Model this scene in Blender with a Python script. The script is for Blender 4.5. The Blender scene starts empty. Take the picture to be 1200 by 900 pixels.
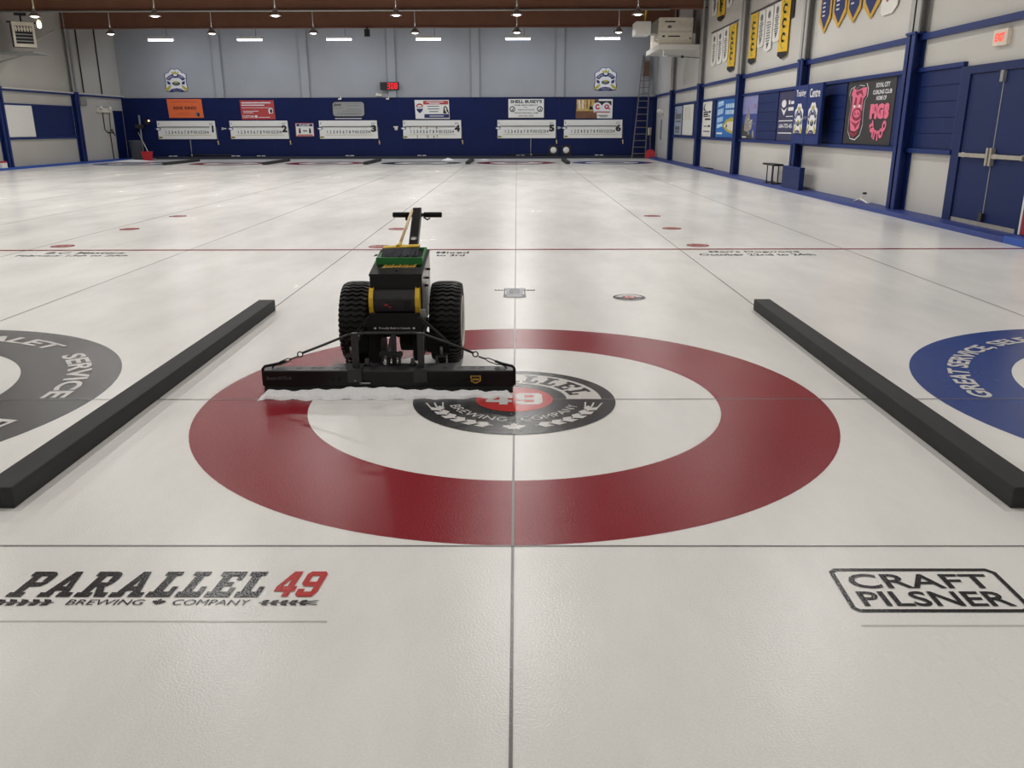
import bpy, math, random
from mathutils import Vector, Matrix
random.seed(7)
PI = math.pi
col = bpy.context.scene.collection
W = 4.357            # spacing of the curling sheets
XR, XL, YF, YB, ZC = 7.2, -20.3, 40.5, -9.0, 6.9

# ------------------------------------------------------------------ materials
def lin(c):
    c = c / 255.0
    return c / 12.92 if c <= 0.04045 else ((c + 0.055) / 1.055) ** 2.4
def rgb(*c): return (lin(c[0]), lin(c[1]), lin(c[2]), 1)
_m = {}
def M(name, c=(128, 128, 128), rough=0.55, metal=0.0, noise=0.06, scale=9.0, spec=0.5, emit=0.0, bump=0.0, coat=0.0, stretch=None):
    if name in _m: return _m[name]
    m = bpy.data.materials.new(name); m.use_nodes = True
    nt = m.node_tree; N = nt.nodes; L = nt.links
    b = N['Principled BSDF']
    b.inputs['Roughness'].default_value = rough
    b.inputs['Metallic'].default_value = metal
    b.inputs['Specular IOR Level'].default_value = spec
    b.inputs['Coat Weight'].default_value = coat
    tc = N.new('ShaderNodeTexCoord'); no = N.new('ShaderNodeTexNoise')
    no.inputs['Scale'].default_value = scale; no.inputs['Detail'].default_value = 4
    if stretch:
        mp = N.new('ShaderNodeMapping'); mp.inputs['Scale'].default_value = stretch
        L.new(tc.outputs['Object'], mp.inputs['Vector']); L.new(mp.outputs['Vector'], no.inputs['Vector'])
    else:
        L.new(tc.outputs['Object'], no.inputs['Vector'])
    r = N.new('ShaderNodeValToRGB')
    base = rgb(*c)
    r.color_ramp.elements[0].position = 0.3; r.color_ramp.elements[1].position = 0.7
    r.color_ramp.elements[0].color = tuple(v * (1 - noise) for v in base[:3]) + (1,)
    r.color_ramp.elements[1].color = tuple(min(1, v * (1 + noise)) for v in base[:3]) + (1,)
    L.new(no.outputs['Fac'], r.inputs['Fac']); L.new(r.outputs['Color'], b.inputs['Base Color'])
    if emit:
        b.inputs['Emission Color'].default_value = base; b.inputs['Emission Strength'].default_value = emit
    if bump:
        bp = N.new('ShaderNodeBump'); bp.inputs['Strength'].default_value = bump; bp.inputs['Distance'].default_value = 0.01
        L.new(no.outputs['Fac'], bp.inputs['Height']); L.new(bp.outputs['Normal'], b.inputs['Normal'])
    _m[name] = m
    return m

def ICE(name, c, noise=0.03, rough=0.25, sparkle_grain=0.0):
    """painted ice: slightly pebbled, semi-gloss, with faint cloudy reflections put into the colour as streaks"""
    if name in _m: return _m[name]
    m = bpy.data.materials.new(name); m.use_nodes = True
    nt = m.node_tree; N = nt.nodes; L = nt.links
    b = N['Principled BSDF']
    b.inputs['Specular IOR Level'].default_value = 0.17
    b.inputs['Coat Weight'].default_value = 0.22; b.inputs['Coat Roughness'].default_value = 0.13; b.inputs['Coat IOR'].default_value = 1.31
    tc = N.new('ShaderNodeTexCoord')
    mp = N.new('ShaderNodeMapping'); mp.inputs['Scale'].default_value = (1.1, 0.42, 1); mp.inputs['Rotation'].default_value = (0, 0, 0.5)
    no = N.new('ShaderNodeTexNoise'); no.inputs['Scale'].default_value = 0.8; no.inputs['Detail'].default_value = 6; no.inputs['Roughness'].default_value = 0.65
    L.new(tc.outputs['Object'], mp.inputs['Vector']); L.new(mp.outputs['Vector'], no.inputs['Vector'])
    r = N.new('ShaderNodeValToRGB'); base = rgb(*c)
    r.color_ramp.elements[0].position = 0.33; r.color_ramp.elements[1].position = 0.6
    r.color_ramp.elements[0].color = tuple(v * (1 - noise) for v in base[:3]) + (1,)
    r.color_ramp.elements[1].color = tuple(min(1, v * (1 + noise)) for v in base[:3]) + (1,)
    L.new(no.outputs['Fac'], r.inputs['Fac'])
    pb = N.new('ShaderNodeTexNoise'); pb.inputs['Scale'].default_value = 130; pb.inputs['Detail'].default_value = 1.5
    L.new(tc.outputs['Object'], pb.inputs['Vector'])
    colour = r.outputs['Color']
    if sparkle_grain:  # speckle in the colour stands in for the sparkle of pebbled ice
        g = N.new('ShaderNodeValToRGB'); g.color_ramp.elements[0].position = 0.36; g.color_ramp.elements[1].position = 0.7
        g.color_ramp.elements[0].color = (1 - sparkle_grain,) * 3 + (1,); g.color_ramp.elements[1].color = (1 + sparkle_grain,) * 3 + (1,)
        L.new(pb.outputs['Fac'], g.inputs['Fac'])
        mx = N.new('ShaderNodeMix'); mx.data_type = 'RGBA'; mx.blend_type = 'MULTIPLY'; mx.inputs['Factor'].default_value = 1
        L.new(colour, mx.inputs['A']); L.new(g.outputs['Color'], mx.inputs['B']); colour = mx.outputs['Result']
    L.new(colour, b.inputs['Base Color'])
    rr = N.new('ShaderNodeMapRange'); rr.inputs['To Min'].default_value = rough - 0.07; rr.inputs['To Max'].default_value = rough + 0.07
    L.new(no.outputs['Fac'], rr.inputs['Value']); L.new(rr.outputs['Result'], b.inputs['Roughness'])
    bp = N.new('ShaderNodeBump'); bp.inputs['Strength'].default_value = 0.26; bp.inputs['Distance'].default_value = 0.003
    L.new(pb.outputs['Fac'], bp.inputs['Height']); L.new(bp.outputs['Normal'], b.inputs['Normal']); L.new(bp.outputs['Normal'], b.inputs['Coat Normal'])
    _m[name] = m
    return m

ice_white = ICE('ice_white', (244, 244, 239), 0.07, sparkle_grain=0.03)
ice_red = ICE('ice_red', (146, 24, 40), 0.05, sparkle_grain=0.3)
ice_dark = ICE('ice_charcoal', (54, 55, 57), 0.10, sparkle_grain=0.3)
ice_blue = ICE('ice_blue', (28, 64, 138), 0.08, sparkle_grain=0.12)
ice_text = ICE('ice_black_print', (40, 40, 42), 0.05, sparkle_grain=0.3)
ice_redtext = ICE('ice_red_print', (196, 50, 48), 0.05, sparkle_grain=0.10)
ice_pale = ICE('ice_pale_print', (222, 220, 216), 0.03)
ice_line = ICE('ice_line_grey', (132, 129, 127), 0.1)
ice_faint = ICE('ice_faint_line', (214, 213, 208), 0.05)
ice_hog = ICE('ice_hog_red', (150, 32, 42), 0.05)
ice_pink = ICE('ice_pink', (206, 130, 126), 0.05)
ice_grey = ICE('ice_grey', (140, 142, 146), 0.05)
snow = M('snow', (250, 251, 253), 0.85, noise=0.04, scale=40, bump=0.35)

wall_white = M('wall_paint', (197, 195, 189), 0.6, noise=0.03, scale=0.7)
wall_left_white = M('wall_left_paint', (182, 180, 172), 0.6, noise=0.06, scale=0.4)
wall_grey = M('wall_grey_paint', (152, 155, 158), 0.65, noise=0.05, scale=0.6)
col_grey = M('column_grey_paint', (160, 160, 157), 0.6, noise=0.05)
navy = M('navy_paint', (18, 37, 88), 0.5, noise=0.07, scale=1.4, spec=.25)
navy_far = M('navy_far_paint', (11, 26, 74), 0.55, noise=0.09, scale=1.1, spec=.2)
blue = M('blue_trim_paint', (27, 47, 106), 0.45, noise=0.06, scale=3, spec=.25)
kerb_blue = M('kerb_blue_paint', (44, 64, 134), 0.5, noise=0.12, scale=5)
kerb_bright = M('kerb_bright_blue', (40, 84, 172), 0.5, noise=0.1, scale=5)
dark_strip = M('dark_skirting', (36, 40, 52), 0.6)
brown = M('brown_beam_paint', (112, 74, 56), 0.65, noise=0.08, scale=2)
brown_dark = M('brown_ceiling', (96, 64, 50), 0.7, noise=0.1, scale=2)
white = M('white_board', (228, 228, 222), 0.5, noise=0.02)
cream = M('cream_plastic', (220, 214, 198), 0.5)
black = M('black_steel', (8, 9, 10), 0.36, noise=0.25, scale=14, spec=0.35)
blackm = M('black_matte', (8, 8, 9), 0.7, noise=0.2, scale=20, spec=.3)
dgrey = M('dark_grey_steel', (42, 43, 45), 0.42, noise=0.15, scale=25)
scuffed_sheen = M('scuffed_sheen_panel', (150, 148, 144), 0.28, metal=.5, noise=0.35, scale=7)  # pale grey paints in bright ice reflected by the glossy black side
rubber = M('tyre_rubber', (7, 7, 8), 0.62, noise=0.25, scale=30, spec=.3)
rubber_hi = M('tyre_tread', (15, 15, 16), 0.48, noise=0.25, scale=30, spec=.4)
steel = M('bare_steel', (150, 150, 150), 0.3, metal=0.9, noise=0.12, scale=20)
brushed = M('push_bar_metal', (188, 182, 168), 0.38, metal=0.55, noise=0.08)
yellow = M('yellow_plastic', (230, 192, 52), 0.45)
wood = M('pale_wood', (216, 190, 142), 0.55, noise=0.12, scale=10, stretch=(6, 1, 1))
bristle = M('grey_bristles', (66, 68, 76), 0.85, noise=0.35, scale=120)
green = M('green_paint', (22, 112, 46), 0.4, noise=0.12)
timber = M('black_foam_timber', (40, 41, 41), 0.72, noise=0.22, scale=6, bump=0.12, stretch=(2.5, 0.5, 2.5))
gold = M('gold_print', (196, 158, 60), 0.5)
redp = M('red_print', (186, 40, 44), 0.55)
brick = M('brick_red_print', (176, 62, 60), 0.55)
orange = M('orange_board', (222, 104, 52), 0.55, noise=0.05)
ink = M('black_ink', (24, 24, 28), 0.6)
navy_ink = M('navy_ink', (32, 36, 92), 0.6)
grey_ink = M('grey_ink', (110, 112, 116), 0.6)
pale = M('pale_print', (222, 222, 224), 0.6)
olive = M('olive_print', (176, 168, 64), 0.6)
dkgreen = M('dark_green_print', (44, 66, 58), 0.6)
pink = M('pink_print', (226, 108, 138), 0.6)
dkpink = M('dark_pink_print', (138, 36, 60), 0.6)
charcoal = M('charcoal_board', (42, 40, 42), 0.6)
skyblue = M('sky_blue_print', (36, 108, 186), 0.5)
lilac = M('lilac_print', (136, 138, 186), 0.55, noise=0.1, scale=4)
sea = M('sea_blue_print', (52, 66, 138), 0.55, noise=0.15, scale=5)
stone = M('stone_print', (142, 138, 130), 0.6, noise=0.3, scale=12)
stone_dk = M('dark_stone_print', (62, 62, 64), 0.6, noise=0.4, scale=14)
ice_poster = M('pale_blue_board', (170, 182, 200), 0.5)
plum = M('plum_navy_board', (52, 50, 86), 0.5)
b_yellow = M('banner_yellow', (226, 182, 40), 0.8, noise=0.1)
b_white = M('banner_white', (222, 220, 214), 0.8, noise=0.04)
b_navy = M('banner_navy', (38, 52, 104), 0.8, noise=0.08)
b_black = M('banner_black', (26, 26, 30), 0.8)
b_gold = M('banner_gold', (206, 164, 66), 0.8, noise=0.1)
kitchen_y = M('kitchen_tan_print', (190, 160, 92), 0.6, noise=0.3, scale=5)
kitchen_b = M('kitchen_brown_print', (112, 74, 52), 0.6, noise=0.25, scale=5)
led = M('red_led', (255, 14, 26), 0.5, emit=1.6)
tube_on = M('strip_light_on', (226, 230, 255), 0.5, emit=9.0)
bulb_on = M('lamp_on', (255, 246, 236), 0.5, emit=14.0)
shade_m = M('lamp_shade_metal', (150, 146, 142), 0.35, metal=0.4)
galv = M('galvanised_sheet', (150, 152, 150), 0.45, metal=0.3)
bin_grey = M('grey_bin_plastic', (70, 74, 82), 0.6)
red_pl = M('red_plastic', (190, 36, 48), 0.5)
brown_wood = M('ladder_brown', (92, 66, 48), 0.7)
alu = M('ladder_grey', (112, 106, 98), 0.5, metal=0.2)
exit_red = M('exit_red', (226, 70, 56), 0.5, emit=1.2)
exit_white = M('exit_white', (228, 214, 196), 0.5)
gas_yellow = M('gas_pipe_yellow', (206, 168, 60), 0.5)
crimson = M('crimson_panel', (140, 24, 50), 0.5)
lcd = M('display_glass', (26, 30, 36), 0.18)

# ------------------------------------------------------------------ mesh helper
class MB:
    def __init__(s): s.v = []; s.f = []; s.m = []; s.sm = []; s.mats = []
    def mi(s, mat):
        if mat not in s.mats: s.mats.append(mat)
        return s.mats.index(mat)
    def add(s, vs, fs, mat, smooth=False):
        o = len(s.v); s.v += [Vector(p) for p in vs]; i = s.mi(mat)
        for f in fs: s.f.append([o + k for k in f]); s.m.append(i); s.sm.append(smooth)
        return s
    def box(s, x0, x1, y0, y1, z0, z1, mat):
        return s.hexa([(x0, y0, z0), (x1, y0, z0), (x1, y1, z0), (x0, y1, z0), (x0, y0, z1), (x1, y0, z1), (x1, y1, z1), (x0, y1, z1)], mat)
    def hexa(s, p, mat):
        return s.add(p, [(3, 2, 1, 0), (4, 5, 6, 7), (0, 1, 5, 4), (1, 2, 6, 5), (2, 3, 7, 6), (3, 0, 4, 7)], mat)
    def bar(s, a, b, w, h, mat, up=(0, 0, 1)):
        """rectangular bar from a to b, w across, h along up"""
        a, b = Vector(a), Vector(b); d = (b - a).normalized(); up = Vector(up)
        if abs(d.dot(up)) > 0.99: up = Vector((0, 1, 0))
        x = d.cross(up).normalized() * w / 2; y = x.cross(d).normalized() * h / 2
        return s.hexa([a - x - y, a + x - y, b + x - y, b - x - y, a - x + y, a + x + y, b + x + y, b - x + y], mat)
    def tube(s, pts, r, mat, seg=10):
        pts = [Vector(p) for p in pts]; vs = []; n = len(pts); prev = None
        for i, p in enumerate(pts):
            d = (pts[min(i + 1, n - 1)] - pts[max(i - 1, 0)]).normalized()
            ref = prev if prev is not None else (Vector((0, 0, 1)) if abs(d.z) < 0.9 else Vector((0, 1, 0)))
            a = (ref - d * ref.dot(d)).normalized(); prev = a; b = d.cross(a)
            rr = r[i] if isinstance(r, (list, tuple)) else r
            for k in range(seg):
                t = 2 * PI * k / seg; vs.append(p + a * math.cos(t) * rr + b * math.sin(t) * rr)
        fs = []
        for i in range(n - 1):
            for k in range(seg):
                k2 = (k + 1) % seg; fs.append((i * seg + k, i * seg + k2, (i + 1) * seg + k2, (i + 1) * seg + k))
        s.add(vs, fs, mat, True)
        o = len(s.v) - len(vs); i = s.mi(mat)
        for c in ([o + k for k in range(seg)][::-1], [o + (n - 1) * seg + k for k in range(seg)]):
            s.f.append(c); s.m.append(i); s.sm.append(False)
        return s
    def ring(s, c, n, R, r, mat, seg=18, sub=6):
        c, n = Vector(c), Vector(n).normalized(); a = n.orthogonal().normalized(); b = n.cross(a); vs = []; fs = []
        for i in range(seg):
            t = 2 * PI * i / seg; d = a * math.cos(t) + b * math.sin(t)
            for k in range(sub):
                q = 2 * PI * k / sub; vs.append(c + d * (R + r * math.cos(q)) + n * r * math.sin(q))
        for i in range(seg):
            for k in range(sub):
                i2, k2 = (i + 1) % seg, (k + 1) % sub; fs.append((i * sub + k, i2 * sub + k, i2 * sub + k2, i * sub + k2))
        return s.add(vs, fs, mat, True)
    def lathe(s, prof, c, axis, mat, seg=28, smooth=True):
        """prof: (radius, along axis); closed at ends when radius is 0"""
        c, n = Vector(c), Vector(axis).normalized(); a = n.orthogonal().normalized(); b = n.cross(a); vs = []; fs = []
        for (r, h) in prof:
            for k in range(seg):
                t = 2 * PI * k / seg; vs.append(c + n * h + (a * math.cos(t) + b * math.sin(t)) * max(r, 1e-4))
        for i in range(len(prof) - 1):
            for k in range(seg):
                k2 = (k + 1) % seg; fs.append((i * seg + k, i * seg + k2, (i + 1) * seg + k2, (i + 1) * seg + k))
        return s.add(vs, fs, mat, smooth)
    def prism(s, poly, o, u, v, n, t, mat):
        """2D polygon extruded by t along n"""
        o, u, v, n = Vector(o), Vector(u), Vector(v), Vector(n); k = len(poly)
        A = [o + u * x + v * y for x, y in poly]; B = [p + n * t for p in A]
        fs = [tuple(range(k)), tuple(range(2 * k - 1, k - 1, -1))] + [(i, (i + 1) % k, k + (i + 1) % k, k + i) for i in range(k)]
        return s.add(A + B, fs, mat)
    def build(s, name, parent=None, bevel=0.0, origin=None):
        me = bpy.data.meshes.new(name)
        o0 = Vector(origin) if origin is not None else (world_loc(parent) if parent else Vector())
        me.from_pydata([tuple(p - o0) for p in s.v], [], s.f)
        for m in s.mats: me.materials.append(m)
        me.polygons.foreach_set('material_index', s.m); me.polygons.foreach_set('use_smooth', s.sm)
        me.update()
        ob = bpy.data.objects.new(name, me); col.objects.link(ob)
        if parent: ob.parent = parent
        elif origin is not None: ob.location = o0
        if bevel:
            bv = ob.modifiers.new('bevel', 'BEVEL'); bv.width = bevel; bv.segments = 2; bv.limit_method = 'ANGLE'; bv.angle_limit = 0.7
        return ob
def world_loc(o):
    p = Vector(o.location)
    while o.parent: o = o.parent; p += Vector(o.location)
    return p
def tag(o, label=None, cat=None, group=None, kind=None):
    if label: o['label'] = label
    if cat: o['category'] = cat
    if group: o['group'] = group
    if kind: o['kind'] = kind
    return o
def empty(name, loc, label=None, cat=None, group=None):
    o = bpy.data.objects.new(name, None); o.location = loc; o.empty_display_size = 0.2; col.objects.link(o)
    return tag(o, label, cat, group)
def copy_tree(o, parent=None):
    c = o.copy(); col.objects.link(c)
    if parent: c.parent = parent
    for ch in [x for x in bpy.data.objects if x.parent == o and x is not c]: copy_tree(ch, c)
    return c

# ------------------------------------------------------------------ flat printing
_tx = {}
def text_geo(t, bold=0.0, shear=0.0):
    key = (t, bold, shear)
    if key in _tx: return _tx[key]
    cu = bpy.data.curves.new('txt', 'FONT'); cu.body = t; cu.size = 1; cu.offset = bold; cu.shear = shear; cu.resolution_u = 3
    ob = bpy.data.objects.new('txt', cu); col.objects.link(ob)
    dg = bpy.context.evaluated_depsgraph_get(); dg.update()
    me = bpy.data.meshes.new_from_object(ob.evaluated_get(dg))
    v = [(p.co.x, p.co.y) for p in me.vertices]; f = [tuple(p.vertices) for p in me.polygons]
    bpy.data.objects.remove(ob); bpy.data.curves.remove(cu); bpy.data.meshes.remove(me)
    x0, x1 = min(p[0] for p in v), max(p[0] for p in v); y0, y1 = min(p[1] for p in v), max(p[1] for p in v)
    v = [((x - x0) / max(x1 - x0, 1e-6), (y - y0) / max(y1 - y0, 1e-6)) for x, y in v]
    _tx[key] = (v, f, (x1 - x0) / max(y1 - y0, 1e-6))
    return _tx[key]
class Flat:
    """2D artwork laid on a plane: o + u*x + v*y, raised step by step along n"""
    def __init__(s, o, u, v, n, step=0.004): s.o, s.u, s.v, s.n = Vector(o), Vector(u), Vector(v), Vector(n); s.step = step; s.mb = MB(); s.k = 0
    def P(s, x, y, l): return s.o + s.u * x + s.v * y + s.n * (l * s.step)
    def board(s, poly, t, mat):
        s.mb.prism(poly, s.o - s.n * t, s.u, s.v, s.n, t, mat); return s
    def poly(s, pts, mat, l=1):
        s.k += 1; l += .0012 * (s.k % 400)
        s.mb.add([s.P(x, y, l) for x, y in pts], [tuple(range(len(pts)))], mat); return s
    def rect(s, x0, y0, x1, y1, mat, l=1): return s.poly([(x0, y0), (x1, y0), (x1, y1), (x0, y1)], mat, l)
    def disc(s, cx, cy, rx, ry, mat, l=1, seg=40): return s.poly([(cx + rx * math.cos(2 * PI * k / seg), cy + ry * math.sin(2 * PI * k / seg)) for k in range(seg)], mat, l)
    def arc(s, cx, cy, r0, r1, a0, a1, mat, l=1, seg=48, ky=1.0):
        vs = []; fs = []
        for k in range(seg + 1):
            a = math.radians(a0 + (a1 - a0) * k / seg)
            for r in (r0, r1): vs.append(s.P(cx + r * math.cos(a), cy + ky * r * math.sin(a), l))
        for k in range(seg): fs.append((2 * k, 2 * k + 1, 2 * k + 3, 2 * k + 2))
        s.mb.add(vs, fs, mat); return s
    def text(s, t, x, y, w, h, mat, l=2, bold=0.0, shear=0.0, warp=None):
        v, f, asp = text_geo(t, bold, shear)
        if w is None: w = h * asp
        g = warp or (lambda a, b: (a, b))
        s.mb.add([s.P(*g(x + p[0] * w, y + p[1] * h), l) for p in v], f, mat); return s
    def line(s, pts, w, mat, l=1):
        for (x0, y0), (x1, y1) in zip(pts, pts[1:]):
            d = math.hypot(x1 - x0, y1 - y0) or 1; nx, ny = -(y1 - y0) / d * w / 2, (x1 - x0) / d * w / 2
            s.poly([(x0 + nx, y0 + ny), (x0 - nx, y0 - ny), (x1 - nx, y1 - ny), (x1 + nx, y1 + ny)], mat, l)
        return s
    def arctext(s, t, cx, cy, r, h, a_mid, deg, mat, l=2, bold=0.0, inward=False, ky=1.0):
        """letters on an arc; deg is the total angle they span (clockwise seen from the front)"""
        v, f, asp = text_geo(t, bold)
        def g(p):
            if not inward: a = math.radians(a_mid + deg / 2 - p[0] * deg); rr = r + p[1] * h
            else: a = math.radians(a_mid - deg / 2 + p[0] * deg); rr = r + h - p[1] * h
            return s.P(cx + rr * math.cos(a), cy + ky * rr * math.sin(a), l)
        s.mb.add([g(p) for p in v], f, mat); return s
FARW = ((1, 0, 0), (0, 0, 1), (0, -1, 0))
RIGHTW = ((0, -1, 0), (0, 0, 1), (-1, 0, 0))
LEFTW = ((0, 1, 0), (0, 0, 1), (1, 0, 0))
ICEP = ((1, 0, 0), (0, 1, 0), (0, 0, 1))
# block slab-serif letters used by the brewery lettering, each in a box one unit high
def slab(ch):
    R = lambda x0, y0, x1, y1: [(x0, y0), (x1, y0), (x1, y1), (x0, y1)]
    if ch == 'L': return 0.80, [R(.12, 0, .40, 1), R(0, 0, .78, .2), R(0, .84, .54, 1), R(.6, .2, .78, .40)]
    if ch == 'E': return 0.82, [R(.12, 0, .38, 1), R(0, 0, .80, .2), R(0, .82, .80, 1), R(.38, .42, .62, .58), R(.62, .2, .80, .36), R(.62, .66, .80, .82)]
    if ch in 'PR':
        p = [R(.12, 0, .38, 1), R(0, 0, .50, .17), R(0, .82, .62, 1), [(.62, .82), (.62, 1), (.74, .97), (.84, .88)], [(.60, .82), (.84, .88), (.86, .72), (.60, .72)],
             [(.60, .60), (.60, .72), (.86, .72), (.83, .54)], [(.60, .58), (.83, .54), (.74, .42), (.60, .40)], R(.38, .40, .60, .56)]
        if ch == 'R': p += [[(.42, .42), (.66, .42), (.92, .0), (.64, .0)], R(.64, 0, .98, .17)]
        return (0.98 if ch == 'R' else 0.86), p
    if ch == 'A': return 1.04, [[(.10, 0), (.34, 0), (.60, 1), (.36, 1)], [(.60, 1), (.44, 1), (.68, 0), (.94, 0)], R(.28, .24, .76, .40), R(0, 0, .42, .17), R(.60, 0, 1.04, .17)]
    if ch == '4': return 0.82, [R(.42, 0, .68, 1), [(.42, 1), (.42, .72), (.2, .4), (.0, .4), (.34, 1)], R(0, .2, .82, .4)]
    if ch == '9': return 0.82, [R(0, .52, .26, .9), R(.56, .2, .82, .9), [(0, .9), (.12, 1), (.70, 1), (.82, .9), (.56, .82), (.26, .82)], [(0, .52), (.26, .58), (.56, .58), (.56, .40), (.12, .40)], [(0, .1), (.12, 0), (.7, 0), (.82, .2), (.56, .2), (.26, .18)], R(0, .1, .26, .3)]
def slab_word(fl, t, x, y, w, h, mat, l=2, shear=0.0, warp=None, gap=0.1):
    tot = sum(slab(c)[0] for c in t) + gap * (len(t) - 1); k = w / tot; cx = 0
    g = warp or (lambda a, b: (a, b))
    for c in t:
        ww, ps = slab(c)
        for p in ps:
            q = []
            for i, (a, b) in enumerate(p):
                q.append(g(x + (cx + a) * k + shear * b * h, y + b * h))
            fl.poly(q, mat, l)
        cx += ww + gap
def wheat(fl, x, y, ang, ln, mat, l=2, leaves=5, flip=1):
    """a spike of barley: paired grains on a stalk, drawn along ang"""
    c, s = math.cos(ang), math.sin(ang)
    T = lambda a, b: (x + a * c - b * s, y + a * s + b * c)
    fl.line([T(0, 0), T(ln, 0)], ln * 0.02, mat, l)
    for k in range(leaves):
        a = ln * (0.04 + 0.165 * k)
        for sd in (1, -1):
            fl.poly([T(a, sd * ln * .012), T(a + ln * .03, sd * ln * .07), T(a + ln * .135, sd * ln * .085), T(a + ln * .11, sd * ln * .022)], mat, l)
    for sd in (1, -1): fl.line([T(ln * .78, sd * ln * .03), T(ln * 1.02, sd * ln * .07)], ln * 0.02, mat, l)
MAPLE = [(0, -1), (.05, -.42), (.5, -.5), (.42, -.3), (.95, .12), (.8, .2), (.88, .5), (.55, .42), (.45, .56), (.22, .3), (.32, .82), (.16, .74), (0, 1.05)]
MAPLE = MAPLE + [(-x, y) for x, y in MAPLE[-2:0:-1]]

# ================================================================== THE ROOM
floor = MB().box(XL - .2, XR + .2, YB, YF + .2, -0.3, 0, ice_white).build('floor')
tag(floor, 'white curling ice with thin grey sheet lines', kind='structure')
def icepart(name, fl, label=None):
    o = fl.mb.build(name, floor)
    if label: o['label'] = label
    return o
def icef(x=0, y=0, z=0.001): return Flat((x, y, z), *ICEP, step=0.0008)

def wall(name, mb, label): return tag(mb.build(name), label, kind='structure')
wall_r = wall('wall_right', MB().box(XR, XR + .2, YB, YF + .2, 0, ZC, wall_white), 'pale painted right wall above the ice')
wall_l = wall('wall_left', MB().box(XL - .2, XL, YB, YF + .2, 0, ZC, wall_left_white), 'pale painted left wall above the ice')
wall_f = wall('wall_front', MB().box(XL, XR, YF, YF + .2, 0, ZC, wall_grey), 'grey far end wall with a navy lower half')
wall('wall_back', MB().box(XL, XR, YB - .2, YB, 0, ZC, wall_white), 'pale wall behind the viewer')
tag(MB().box(XL - .2, XR + .2, YB - .2, YF + .2, ZC, ZC + .2, brown_dark).build('ceiling'), 'dark brown ceiling', kind='structure')
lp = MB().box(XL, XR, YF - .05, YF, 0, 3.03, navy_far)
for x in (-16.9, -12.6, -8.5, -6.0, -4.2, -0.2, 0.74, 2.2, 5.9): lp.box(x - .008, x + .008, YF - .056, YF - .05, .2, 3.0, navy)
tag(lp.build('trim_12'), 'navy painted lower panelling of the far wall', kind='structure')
for k, x in enumerate((-15.15, -10.76, -6.33, -2.08, 2.22)): tag(MB().box(x - .19, x + .19, YF - .14, YF, 3.03, ZC, wall_grey).build('trim_%d' % (7 + k)), 'grey upright pilaster on the far wall', kind='structure')
tag(MB().box(XL, XR - .42, YF - .32, YF - .05, 0, .13, dark_strip).build('baseboard_front'), 'dark strip along the foot of the far wall', kind='structure')

# kerbs along the side walls
tag(MB().box(XR - .42, XR, 7.0, YF, 0, .08, kerb_blue).box(XR - .42, XR, YB, 7.0, 0, .1, kerb_bright).build('baseboard_right', bevel=.008), 'low blue kerb along the right wall', kind='structure')
tag(MB().box(XL, XL + .35, YB, YF, 0, .08, kerb_bright).build('baseboard_left', bevel=.008), 'low bright blue kerb along the left wall', kind='structure')
# rails and panel band trims
def trim(n, mb, label): return tag(mb.build('trim_%d' % n), label, kind='structure')
trim(1, MB().box(XR - .1, XR, 4, YF, 3.0, 3.1, blue), 'blue rail high along the right wall')
trim(2, MB().box(XR - .07, XR, 9.5, 35.4, 2.47, 2.54, blue), 'blue strip above the right wall boards')
trim(3, MB().box(XR - .09, XR, 9.5, 35.4, 1.10, 1.18, blue), 'blue strip below the right wall boards')
trim(4, MB().box(XL, XL + .14, 10, YF, 3.0, 3.07, blue).box(XL, XL + .17, 10, YF, 3.07, 3.13, wall_white), 'white capped blue rail along the left wall')
trim(5, MB().box(XL, XL + .06, 20, 35.5, 2.47, 2.53, blue), 'blue strip above the left wall boards')
trim(6, MB().box(XL, XL + .08, 20, 35.5, 1.13, 1.21, blue), 'blue strip below the left wall boards')
# steel columns: flange, web, flange, blue low and grey above
def column(x_wall, sgn, y, label):
    mb = MB()
    for z0, z1, m, d, hw in ((.08, 3.12, blue, .21, .17), (3.12, ZC, col_grey, .19, .2)):
        for a, b in ((d - .03, d), (0, .03)): mb.box(min(x_wall + sgn * a, x_wall + sgn * b), max(x_wall + sgn * a, x_wall + sgn * b), y - hw, y + hw, z0, z1, m)
        mb.box(min(x_wall, x_wall + sgn * d), max(x_wall, x_wall + sgn * d), y - .03, y + .03, z0, z1, m)
    mb.box(min(x_wall, x_wall + sgn * .23), max(x_wall, x_wall + sgn * .23), y - .19, y + .19, 3.1, 3.14, blue)
    o = mb.build('steel_column'); tag(o, label, kind='structure')
names = ['nearest', 'second', 'third', 'fourth', 'farthest']
for i, y in enumerate((11.22, 17.28, 23.37, 29.4, 35.45)): column(XR, -1, y, 'steel column with blue foot and grey top on the right wall, %s of five' % names[i])
column(XL, 1, 29.55, 'steel column with blue foot on the left wall at the frame edge')
column(XL, 1, 35.55, 'steel column with blue foot and grey top on the left wall')
# roof beams
for i, y in enumerate((29.5, 35.5)):
    mb = MB().box(XL, XR, y - .12, y + .12, 5.84, ZC, brown).box(XL, XR, y - .16, y + .16, 5.8, 5.84, brown)
    tag(mb.build('roof_beam'), ('deep brown roof beam, nearer of two', 'deep brown roof beam, farther of two')[i], kind='structure')
# extra beams closer to the viewer carry the same roof
for y in (23.4, 17.3, 11.2, 5.1, -1.0): tag(MB().box(XL, XR, y - .12, y + .12, 6.35, ZC, brown).build('roof_beam'), 'brown roof beam overhead', kind='structure')

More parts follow.
